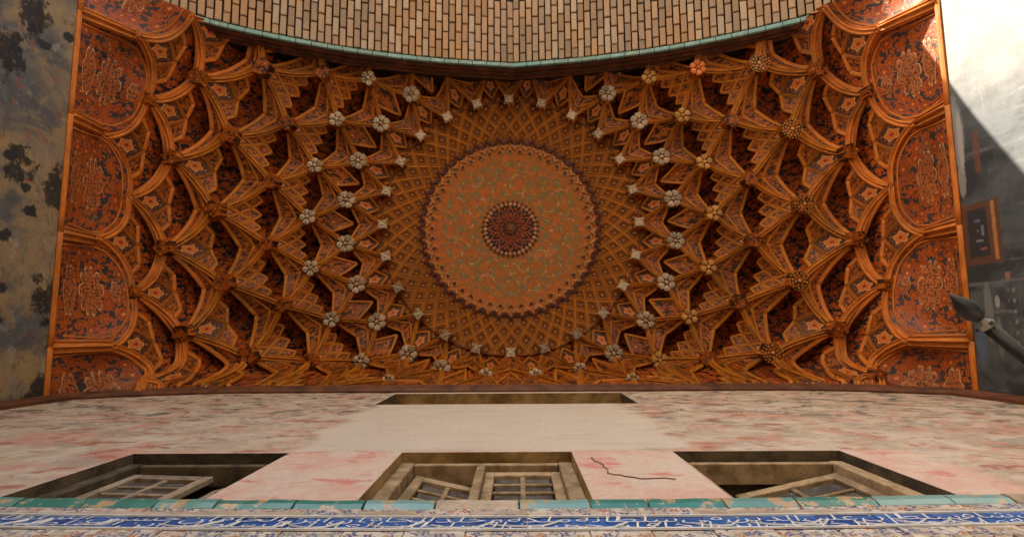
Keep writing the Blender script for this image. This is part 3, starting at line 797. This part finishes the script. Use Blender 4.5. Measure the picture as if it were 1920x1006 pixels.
# ---------------------------------------------------------------- front arch with its brick soffit
YO = -6.85
def arch_h(x):
    d = abs(x + .03)
    pts = [(0, 10.26), (1.6, 10.02), (3.05, 9.62), (4.2, 9.14), (5.1, 8.67), (5.65, 8.30), (6.0, 7.85), (6.25, 7.2), (6.4, 6.2)]
    for (a, b), (c, e) in zip(pts, pts[1:]):
        if d <= c: return b + (e - b) * (d - a) / (c - a)
    return 6.2
# smooth the profile: sample and low-pass
_xs = np.linspace(0, 6.3, 253); _hs = np.array([arch_h(-.03 + q) for q in _xs])
for _ in range(3):
    _p = np.pad(_hs, 15, mode='reflect', reflect_type='odd'); _hs = np.convolve(_p, np.ones(31) / 31, 'valid')
def AH(x): return float(np.interp(abs(x + .03), _xs, _hs))
arch = thing('entrance_arch', 'pointed brick arch across the open front with pale turquoise tile edging', 'arch', (-.03, YF, CZ))
XM = 6.0
xs = [-.03 + s * q for s in (-1,) for q in np.linspace(XM, 0, 60)] + [-.03 + q for q in np.linspace(0, XM, 60)][1:]
# solid of the arch wall: soffit (mortar), back face, top
def loc(v): return (v[0] + .03, v[1] - YF, v[2])
V = []; F = []
for x in xs:
    h = AH(x) + .03
    V += [loc((x, YF, h)), loc((x, YO, h)), loc((x, YO, 13.5)), loc((x, YF, 13.5))]
for q in range(len(xs) - 1):
    b = q * 4
    for e in range(4): F.append((b + e, b + (e + 1) % 4, b + 4 + (e + 1) % 4, b + 4 + e))
F += [(0, 1, 2, 3), tuple((len(xs) - 1) * 4 + e for e in (3, 2, 1, 0))]
me = mesh('arch_body', V, F, 'mortar', [(v[0], v[2]) for v in V], False)
me.materials.append(M['brown'])
for p in me.polygons:
    if p.normal.y > .9: p.material_index = 1
link('arch_body', me, arch)
# bricks: columns along the arc, long side along the depth
arc = [0.0]; AX = [0.0]
xq = np.linspace(0, XM - .02, 1200); hq = np.array([AH(-.03 + q) for q in xq]); sq_ = np.concatenate([[0], np.cumsum(np.hypot(np.diff(xq), np.diff(hq)))])
BW, BL, J = .128, .37, .028
def brick_mesh(sd):
    r = random.Random(sd); g = Geo(); hw, hl = (BW - J) / 2, (BL - J) / 2
    V = []
    for z, k in ((0.03, 1.0), (-.028, 1.0), (-.036, .90)):
        for (a, b) in ((-1, -1), (1, -1), (1, 1), (-1, 1)):
            V.append((a * (hw * (1 if k == 1 else .86)) + r.uniform(-.003, .003), b * (hl * (1 if k == 1 else .95)) + r.uniform(-.004, .004), z + r.uniform(-.002, .002)))
    F = [(8, 11, 10, 9), (0, 4, 5, 1), (1, 5, 6, 2), (2, 6, 7, 3), (3, 7, 4, 0), (4, 8, 9, 5), (5, 9, 10, 6), (6, 10, 11, 7), (7, 11, 8, 4)]
    g.add(V, F); return g.mesh('brick', 'brick')
BMS = [brick_mesh(s) for s in range(8)]
cand = []
ncol = int(sq_[-1] / BW)
for s in (-1, 1):
    for c_i in range(ncol):
        sm = (c_i + .5) * BW; d = float(np.interp(sm, sq_, xq)); x = -.03 + s * d
        h = AH(x); sl_ = (AH(x + .05) - AH(x - .05)) / .1; th = math.atan(sl_)
        ph = .5 if (c_i % 2) else 0
        if s < 0: ph = .5 - ph
        ph += random.uniform(-.03, .03)
        r = 0
        y = YF - .10 - ph * BL
        if ph > .2: cand.append((x, YF - .10 - ph * BL / 2 + .0, h, th, ph))
        while y - BL > YO:
            cand.append((x, y - BL / 2, h, th, 1.0)); y -= BL
def proj(x, y, h):
    v = Vector((x, y, h)); d = v.dot(fw); return 960 + 1017.4 * v.dot(rt) / d, 503 - 1017.4 * v.dot(up) / d
vis_b, hid = [], []
for b in cand:
    px, py = proj(*b[:3]); (vis_b if py > -22 and -20 < px < 1940 else hid).append(b)
vis_b.sort(key=lambda b: -proj(*b[:3])[1])
print('bricks visible', len(vis_b), 'hidden', len(hid))
hid = vis_b[300:] + hid; vis_b = vis_b[:300]
def brick_mx(b):
    x, y, h, th, fr = b
    return Matrix.Translation(Vector((x + .03, y - YF, h + .002 + random.uniform(-.004, .004)))) @ Matrix.Rotation(-th, 4, 'Y') @ Matrix.Rotation(random.uniform(-.012, .012), 4, 'Z') @ Matrix.Diagonal((1, fr, 1, 1))
for b in vis_b:
    o = link('brick', random.choice(BMS), arch); o.matrix_local = brick_mx(b)
g = Geo()
for b in hid:
    mx = brick_mx(b); m0 = random.choice(BMS)
    g.add([mx @ v.co for v in m0.vertices], [tuple(p.vertices) for p in m0.polygons])
o = link('brick_course', g.mesh('brick_course', 'brick'), arch); o['kind'] = 'stuff'
# turquoise edging tiles + brown mouldings
nE = 44
for s in (-1, 1):
    tot = sq_[-1]; n_ = nE // 2 + 3
    for k in range(n_):
        g = Geo(); q0, q1 = tot * k / n_ + .006, tot * (k + 1) / n_ - .006; pts = []
        for e in range(5):
            d = float(np.interp(q0 + (q1 - q0) * e / 4, sq_, xq)); x = s * d; pts.append((x, .0 - .045, AH(-.03 + x) - .0))
        band(g, pts, [Vector((0, .15, -1))] * 5, .085, .055, [(-.5, -1), (-.5, .5), (-.3, 1), (.3, 1), (.5, .5), (.5, -1)])
        link('edge_tile', g.mesh('edge_tile', 'teal_edge', False), arch)
def archband(name, y, dh, wd, th, mat):
    g = Geo(); pts = []
    for q in np.linspace(-(XM - .02), XM - .02, 121): pts.append((q, y, AH(-.03 + q) + dh))
    band(g, pts, [Vector((0, 1, -.3))] * 121, wd, th, [(-.5, -1), (-.5, .6), (-.2, 1), (.1, .5), (.3, .9), (.5, .4), (.5, -1)])
    link(name, g.mesh(name, mat, False), arch)
archband('wooden_moulding', .01, .13, .20, .05, 'red_wood'); archband('wooden_moulding', .01, .36, .14, .035, 'brown')

# ---------------------------------------------------------------- back wall with openings
wall = thing('back_wall', 'pink and cream plaster back wall with faded fresco, three window openings and a high recess', 'wall', (0, YB, 0))
WT = .9
wins = [(-2.80, -1.66), (-.84, .39), (1.12, 2.32)]
WTOP = 4.06; LED = 2.66
holes = [(a, b, LED + .02, WTOP) for a, b in wins] + [(-1.70, 1.44, 6.62, 7.72)]
def wall_mesh():
    X = sorted({-9, -6.3, 6.2, 9} | {v for h in holes for v in h[:2]}); Z = sorted({-CZ, 0.5, 14} | {v for h in holes for v in h[2:]})
    g = Geo()
    inh = lambda x, z: any(a < x < b and c < z < d for a, b, c, d in holes)
    def face(x0, x1, z0, z1):
        nx = max(1, int((x1 - x0) / .5)); nz = max(1, int((z1 - z0) / .5))
        V, F = grid(lambda i_, j: (x0 + (x1 - x0) * i_ / nx, 0, z0 + CZ + (z1 - z0) * j / nz), nx, nz); g.add(V, F)
    for a, b in zip(X, X[1:]):
        for c, d in zip(Z, Z[1:]):
            if not inh((a + b) / 2, (c + d) / 2): face(a, b, c, d)
    return g.mesh('wall_face', 'backwall')
link('wall_face', wall_mesh(), wall)
def reveal(a, b, c, d, dep, mat, back, soff):
    g = Geo(); z0, z1 = c + CZ, d + CZ
    g.add([(a, 0, z0), (a, dep, z0), (a, dep, z1), (a, 0, z1)], [(0, 1, 2, 3)]); g.add([(b, 0, z0), (b, dep, z0), (b, dep, z1), (b, 0, z1)], [(3, 2, 1, 0)])
    g.add([(a, 0, z0), (b, 0, z0), (b, dep, z0), (a, dep, z0)], [(0, 1, 2, 3)])
    link('reveal', g.mesh('reveal', mat), wall)
    g = Geo(); g.add([(a, 0, z1), (b, 0, z1), (b, dep, z1), (a, dep, z1)], [(3, 2, 1, 0)]); link('reveal_soffit', g.mesh('soffit', soff), wall)
    g = Geo(); g.add([(a, dep, z0), (b, dep, z0), (b, dep, z1), (a, dep, z1)], [(0, 1, 2, 3)]); link('recess_back', g.mesh('rb', back), wall)
reveal(*holes[3], .45, 'wood_dark', 'ochre_plaster', 'ochre_plaster')
for i_, h in enumerate(holes[:3]):
    g = Geo(); a, b, c, d = h; dep = .95; z0, z1 = c + CZ, d + CZ
    reveal(a, b, c, d, dep, 'ochre_plaster' if i_ == 1 else 'wood_dark', 'dark', ('wood_dark', 'ochre_plaster', 'wood_dark')[i_])
# cornice band at the foot of the vault, following its curve, and down the corners
g = Geo(); pts = []
for q in np.linspace(-5.95, 5.70, 60): pts.append((q, -.02, cornice_h(q) + CZ))
pts = [(-6.02, -.02, 3 + CZ), (-6.02, -.02, 5 + CZ), (-6.02, -.02, 6.6 + CZ)] + pts + [(5.80, -.02, 6.6 + CZ), (5.80, -.02, 5 + CZ), (5.80, -.02, 3 + CZ)]
band(g, pts, [Vector((0, -1, -.2))] * len(pts), .22, .05, [(-.5, -1), (-.5, .6), (-.3, 1.2), (0, .8), (.3, 1.1), (.5, .5), (.5, -1)])
link('cornice', g.mesh('cornice', 'red_wood', False), wall)
# plaster cracks
def crack(pts, wd):
    g = Geo(); r = random.Random(len(pts)); P_ = [Vector((x, -.002, h + CZ)) for x, h in pts]; Q = []
    for a, b in zip(P_, P_[1:]):
        for k in range(4): Q.append(a.lerp(b, k / 4) + Vector((r.uniform(-.015, .015), 0, r.uniform(-.03, .03))))
    band(g, Q, [Vector((0, -1, 0))] * len(Q), wd, .005, [(-.5, -1), (-.3, 1), (.3, 1), (.5, -1)])
    link('crack', g.mesh('crack', 'crackm'), wall)
crack([(.50, 3.85), (.56, 3.65), (.56, 3.45), (.66, 3.36), (.80, 3.33), (.95, 3.30)], .010)

# wooden windows: frame + two casements each
def box_obj(name, parent, mat, b, bev=.006):
    g = Geo(); g.box(*b); me = g.mesh(name, mat)
    bm = bmesh.new(); bm.from_mesh(me); bmesh.ops.bevel(bm, geom=bm.edges[:], offset=bev, segments=1, affect='EDGES'); bm.to_mesh(me); bm.free()
    return link(name, me, parent)
labels = ['greyed wooden window on the left of the plaster wall, one casement closed and one ajar',
          'light brown wooden window in the middle, between two pink plaster patches, left casement ajar',
          'wooden window at the right of the wall, one casement ajar and its left half open and dark']
def casement(win, x0, x1, z0, z1, hinge, ang, rows, cols, mat, y=.0, roll=0):
    c = bpy.data.objects.new('casement', None); C.objects.link(c); c.parent = win
    wd = x1 - x0; s = 1 if hinge == 'l' else -1
    c.location = (x0 if s > 0 else x1, y, z0); c.rotation_euler = (0, roll, s * ang)
    X = lambda t: s * t
    def bx(name, t0, t1, za, zb, ya=-.02, yb=.02, m_=mat):
        a, b = sorted((X(t0), X(t1))); return box_obj(name, c, m_, (a, b, ya, yb, za, zb), .004)
    H = z1 - z0; st = .065
    bx('stile', 0, st, 0, H); bx('stile', wd - st, wd, 0, H); bx('rail', st, wd - st, H - .09, H - .002); bx('rail', st, wd - st, 0.002, .09)
    ih, iw = H - .18, wd - 2 * st
    for k in range(1, rows): bx('glazing_bar', st, wd - st, .09 + ih * k / rows - .016, .09 + ih * k / rows + .014, -.010, .012)
    for k in range(1, cols): bx('glazing_bar', st + iw * k / cols - .016, st + iw * k / cols + .016, .091, H - .091, -.014, .010)
    for r_ in range(rows):
        for q in range(cols):
            a0 = st + iw * q / cols + .012; a1 = st + iw * (q + 1) / cols - .012; b0 = .09 + ih * r_ / rows + .012; b1 = .09 + ih * (r_ + 1) / rows - .012
            bx('pane', a0, a1, b0, b1, .006, .010, 'glass')
for i_, (a, b) in enumerate(wins):
    win = thing('wooden_window', labels[i_], 'window', ((a + b) / 2, YB + .085, LED + .02 + CZ), 'wooden windows of the back wall')
    hw = (b - a) / 2; H = WTOP - LED - .02; fm = ['wood_dark', 'wood', 'wood'][i_]; wm = ['wood_grey', 'wood', 'wood'][i_]
    fw_ = .10
    box_obj('frame_post', win, fm, (-hw + .004, -hw + fw_, -.02, .16, 0, H - .03)); box_obj('frame_post', win, fm, (hw - fw_, hw - .004, -.02, .16, 0, H - .03))
    box_obj('frame_head', win, fm, (-hw + fw_ + .002, hw - fw_ - .002, -.015, .13, H - .085, H - .03))
    if i_ == 0:
        casement(win, -hw + fw_, .09, .02, H - .12, 'l', .03, 7, 2, wm, .05, .0); casement(win, .10, hw - fw_, .02, H - .14, 'r', .26, 7, 2, wm, .06, -.01)
    elif i_ == 1:
        casement(win, -hw + fw_, -.03, .02, H - .15, 'l', .20, 6, 2, wm, .05, .025); casement(win, .0, hw - fw_, .02, H - .14, 'r', 0.0, 6, 2, wm, .04)
        box_obj('meeting_stile', win, wm, (-.06, -.002, -.02, .06, .02, H - .13))
    else:
        casement(win, -.22, hw - fw_, .02, H - .14, 'r', .20, 5, 2, wm, .05, -.01)
    if i_ != 1: pass

# ---------------------------------------------------------------- turquoise ledge and tile frieze
frieze = thing('tile_frieze', 'tile frieze under the windows, white script on cobalt blue between floral borders', 'frieze', (0, YB, CZ))
ledge = thing('turquoise_ledge', 'chipped turquoise glazed ledge running under the three windows', 'ledge', (0, YB, CZ))
def sag(x): return .10 * (x / 3.0) ** 2 - .0
x = -4.4; r_ = random.Random(3)
while x < 4.2:
    L_ = r_.uniform(.24, .42); g = Geo(); pts = []
    for e in range(4):
        xx = x + (L_ - .012) * e / 3; pts.append((xx, -.0 + r_.uniform(-.003, .003), LED + .155 + sag(xx) + r_.uniform(-.004, .004)))
    band(g, pts, [Vector((0, -1, -.25))] * 4, .115, .024, [(-.5, -1), (-.5, .3), (-.35, .8), (0, 1), (.35, .8), (.5, .3), (.5, -1)])
    link('ledge_tile', g.mesh('ledge_tile', 'teal' if r_.random() > .18 else 'teal_dk', False), ledge); x += L_
g = Geo(); g.box(-4.5, 4.3, -.03, .02, LED - .03, LED + .02); link('ledge_bedding', g.mesh('lb', 'teal_dk'), ledge)
# tiles
TW = .262
rows = [(2.588, 2.705, 'tile'), (2.420, 2.583, 'blue'), (2.295, 2.415, 'tile')]
for (z0, z1, mt) in rows:
    for k in range(-16, 16):
        x0 = k * TW + .04; x1 = x0 + TW
        if abs((x0 + x1) / 2) > 3.75: continue
        g = Geo(); xa, xb = x0 + .004, x1 - .004; sa, sb = sag(xa) * .9, sag(xb) * .9
        V = []
        for y in (-.030, .01):
            for (xx, ss_) in ((xa, sa), (xb, sb)): V += [(xx, y, z0 + ss_), (xx, y, z1 + ss_)]
        # skewed front face: order xa bottom, xa top, xb bottom, xb top
        rr = random.uniform(-.002, .002); V = [(v[0], v[1] + (rr if v[1] < 0 else 0), v[2]) for v in V]
        me = mesh('tile', V, [(0, 2, 3, 1), (0, 1, 5, 4), (2, 6, 7, 3), (1, 3, 7, 5), (0, 4, 6, 2)], mt, [(v[0], v[2]) for v in V], False)
        me2 = me
        o = link('tile', me2, frieze)
        # object coords vary by tile: the border pattern is drawn in x/z of the frieze
g = Geo()
def fline(z, wd):
    pts = [(q, -.036, z + sag(q) * .9) for q in np.linspace(-3.9, 3.8, 60)]; band(g, pts, [Vector((0, -1, 0))] * 60, wd, .004, [(-.5, -1), (-.4, 1), (.4, 1), (.5, -1)])
fline(2.582, .012); fline(2.422, .012)
link('white_border', g.mesh('white_border', 'white', False), frieze)
g = Geo(); g.box(-4.2, 4.1, -.022, .012, 2.20, 2.70); link('frieze_bedding', g.mesh('fb', 'teal_dk'), frieze)
# script: joined Arabic presentation forms, two stacked lines
FORMS = {'ا': ('\uFE8D', '\uFE8E', None, None), 'ل': ('\uFEDD', '\uFEDE', '\uFEDF', '\uFEE0'), 'س': ('\uFEB1', '\uFEB2', '\uFEB3', '\uFEB4'), 'ط': ('\uFEC1', '\uFEC2', '\uFEC3', '\uFEC4'),
         'ن': ('\uFEE5', '\uFEE6', '\uFEE7', '\uFEE8'), 'ش': ('\uFEB5', '\uFEB6', '\uFEB7', '\uFEB8'), 'ه': ('\uFEE9', '\uFEEA', '\uFEEB', '\uFEEC'), 'ع': ('\uFEC9', '\uFECA', '\uFECB', '\uFECC'),
         'ی': ('\uFEEF', '\uFEF0', '\uFEF3', '\uFEF4'), 'ب': ('\uFE8F', '\uFE90', '\uFE91', '\uFE92'), 'ر': ('\uFEAD', '\uFEAE', None, None), 'د': ('\uFEA9', '\uFEAA', None, None),
         'و': ('\uFEED', '\uFEEE', None, None), 'ف': ('\uFED1', '\uFED2', '\uFED3', '\uFED4'), 'ح': ('\uFEA1', '\uFEA2', '\uFEA3', '\uFEA4'), 'م': ('\uFEE1', '\uFEE2', '\uFEE3', '\uFEE4'), 'ک': ('\uFED9', '\uFEDA', '\uFEDB', '\uFEDC'), 'خ': ('\uFEA5', '\uFEA6', '\uFEA7', '\uFEA8'), 'ق': ('\uFED5', '\uFED6', '\uFED7', '\uFED8')}
def shape(wd_):
    out = ''
    for i_, ch in enumerate(wd_):
        pj = i_ > 0 and wd_[i_ - 1] in FORMS and FORMS[wd_[i_ - 1]][2] is not None
        nj = i_ + 1 < len(wd_) and FORMS[ch][2] is not None
        out += FORMS[ch][(3 if nj else 1) if pj else (2 if nj else 0)]
    return out[::-1]
def text_geo(txt):
    cu = bpy.data.curves.new('script', 'FONT'); cu.body = txt; cu.size = 1; cu.resolution_u = 2; cu.offset = -.012
    o = bpy.data.objects.new('script', cu); C.objects.link(o)
    dg = bpy.context.evaluated_depsgraph_get(); dg.update(); me = o.evaluated_get(dg).to_mesh()
    V = [tuple(v.co) for v in me.vertices]; F = [tuple(p.vertices) for p in me.polygons]; o.evaluated_get(dg).to_mesh_clear()
    bpy.data.objects.remove(o); bpy.data.curves.remove(cu); return V, F
words = ['السلطان', 'ابن', 'السلطان', 'شاه', 'سلطان', 'علی', 'الدین', 'فی', 'سلطانه', 'ملکه', 'و', 'خلد', 'الخاقان', 'ابن', 'الخاقان', 'حسین', 'السلطان', 'العادل']
tg = {}
x = 3.45; ri = 0; wi = 0
gtop = Geo()
for line, (zb, hgt) in enumerate(((2.508, .060), (2.438, .062))):
    x = 3.55 - line * .12; wi = line * 5
    while x > -3.6:
        wd_ = words[wi % len(words)]; wi += 1
        if wd_ not in tg: tg[wd_] = text_geo(shape(wd_))
        V, F = tg[wd_]
        if not V: x -= .2; continue
        mnx = min(v[0] for v in V); mxx = max(v[0] for v in V); sc = .105; sx = .165
        wv = (mxx - mnx) * sx; x -= wv + .022
        gtop.add([(x + (v[0] - mnx) * sx + v[1] * .03, -.036, zb + v[1] * sc + sag(x) * .9) for v in V], F)
print('script verts', len(gtop.V))
# long calligraphic sweeps through the stacked lines
r_ = random.Random(11)
xx = -3.5
while xx < 3.5:
    L_ = r_.uniform(.14, .34); z0 = 2.422 + r_.uniform(.02, .05); pts = []
    for e in range(9):
        t = e / 8; pts.append((xx + L_ * t, -.036, z0 + sag(xx) * .9 + .035 * (2 * t - 1) ** 2 - .01 + .05 * max(0, t - .75) * 3))
    band(gtop, pts, [Vector((0, -1, 0))] * 9, .004, .003, [(-.5, -1), (0, 1), (.5, -1)], .011); xx += r_.uniform(.18, .38)
link('script', gtop.mesh('script', 'white'), frieze)

# little stepped brick ends just under the frieze
dent = thing('carved_cornice', 'row of slanting cream brick ends along the bottom of the tile frieze', 'cornice', (0, YB, CZ))
for k in range(-44, 44):
    x0 = k * .082; g = Geo(); z = 2.285 + sag(x0) * .9
    s = .03
    V = [(x0, -.05, z - .10), (x0 + .06, -.05, z - .10), (x0 + .06 + s, -.05, z - .006), (x0 + s, -.05, z - .006)]
    V += [(a, .0, c) for a, b, c in V]
    g.add(V, [(0, 1, 2, 3), (0, 4, 5, 1), (1, 5, 6, 2), (2, 6, 7, 3), (3, 7, 4, 0)]); link('brick_end', g.mesh('brick_end', 'white_boss'), dent)

# ---------------------------------------------------------------- side walls
def side(name, label, X, mat, nx):
    t = thing(name, label, 'wall', (0, 0, 0)); g = Geo()
    y0, y1 = YO - .0, YB + .3
    V, F = grid(lambda i_, j: (X, y0 + (y1 - y0) * i_ / 16, 0 + (HW + CZ + 0.0) * j / 16), 16, 16)
    if nx > 0: F = [f[::-1] for f in F]
    g.add(V, F); link('wall_face', g.mesh(name, mat), t)
    g = Geo(); X2 = X - nx * 1.2   # body behind and the part above the springing line
    X1 = X - nx * .46; g.box(min(X1, X2), max(X1, X2), y0, y1, 0, 13.5 + CZ); link('wall_core', g.mesh('core', 'stone_wall'), t)
    return t
side('left_side_wall', 'flaking grey and ochre fresco wall with black patches on the left side', X0 - XW, 'leftwall', 1)
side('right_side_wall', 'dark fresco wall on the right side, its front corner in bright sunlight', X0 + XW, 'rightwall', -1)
# raised fillets along the top of the side walls
# ---------------------------------------------------------------- flagpole
pole = thing('flagpole', 'black iron pole with a spear-shaped finial slanting up from the wall at right', 'flagpole', (0, 0, CZ))
tip = Vector((3.61, -.263, 4.54)); root = Vector((4.55, .88, 4.20)); dirv = (tip - root).normalized()
q = dirv.to_track_quat('Z', 'Y')
def lathe_obj(name, prof, mat, ns=24):
    V = []; F = []; K = 1.40
    prof = [(r * K, LN + (z - LN) * K if name not in ('shaft', 'wall_plate') else z) for r, z in prof]
    for (r, z) in prof:
        for k in range(ns): V.append(root + q @ Vector((r * math.cos(2 * PI * k / ns), r * math.sin(2 * PI * k / ns), z)))
    for j in range(len(prof) - 1):
        for k in range(ns): F.append((j * ns + k, j * ns + (k + 1) % ns, (j + 1) * ns + (k + 1) % ns, (j + 1) * ns + k))
    F += [tuple(range(ns))[::-1], tuple((len(prof) - 1) * ns + k for k in range(ns))]
    link(name, mesh(name, V, F, mat, [(v.x, v.y) for v in V]), pole)
LN = (tip - root).length; rp = .037
lathe_obj('shaft', [(rp, 0), (rp, LN - .335)], 'iron')
lathe_obj('collar', [(rp, LN - .255), (.042, LN - .25), (.046, LN - .235), (.036, LN - .22), (.024, LN - .205), (.022, LN - .195)], 'worn_iron')
lathe_obj('finial', [(.022, LN - .197), (.036, LN - .185), (.054, LN - .155), (.059, LN - .125), (.053, LN - .09), (.036, LN - .05), (.017, LN - .02), (.006, LN + .01), (.001, LN + .012)], 'iron')
g = Geo()
for k in range(3):
    t = 2 * PI * k / 3 + .5; c = root + q @ Vector((.085 * math.cos(t), .085 * math.sin(t), LN - .32)); b0 = root + q @ Vector((.04 * math.cos(t), .04 * math.sin(t), LN - .345))
    band(g, [b0, c], [dirv] * 2, .022, .012, [(-.5, -1), (-.5, 1), (.5, 1), (.5, -1)])
link('collar_lug', g.mesh('lug', 'iron'), pole)
lathe_obj('wall_plate', [(.09, .01), (.09, .05), (.05, .07), (.04, .12)], 'iron')

# ---------------------------------------------------------------- unseen shell added against sky light, ground, the square outside
def structure(name, geo, mat):
    o = link(name, geo.mesh(name, mat)); o['kind'] = 'structure'; return o
g = Geo(); g.box(-7.3, 7.3, YO, YB + 1.2, 13.5 + CZ, 14.2 + CZ); structure('sky_block_roof', g, 'stone_wall')  # unseen slab added so no sky light leaks into the vault
g = Geo(); g.box(-9, 9, YB + 1.0, YB + 2.0, -.5, 14.2 + CZ); structure('sky_block_rear', g, 'stone_wall')  # unseen, closes the added shell against sky leaks at the back
g = Geo(); g.add([(-150, -150, 0), (150, -150, 0), (150, 150, 0), (-150, 150, 0)], [(0, 1, 2, 3)]); structure('ground', g, 'ground')

g = Geo(); g.box(-6.08, 5.84, YO, YB, .001, .012); structure('porch_floor', g, plain('bounce_cut_paving', (.10, .075, .055), (.16, .125, .095), .8, .8, .2, 12))  # unseen floor, added dark to cut bounce so light comes from the front
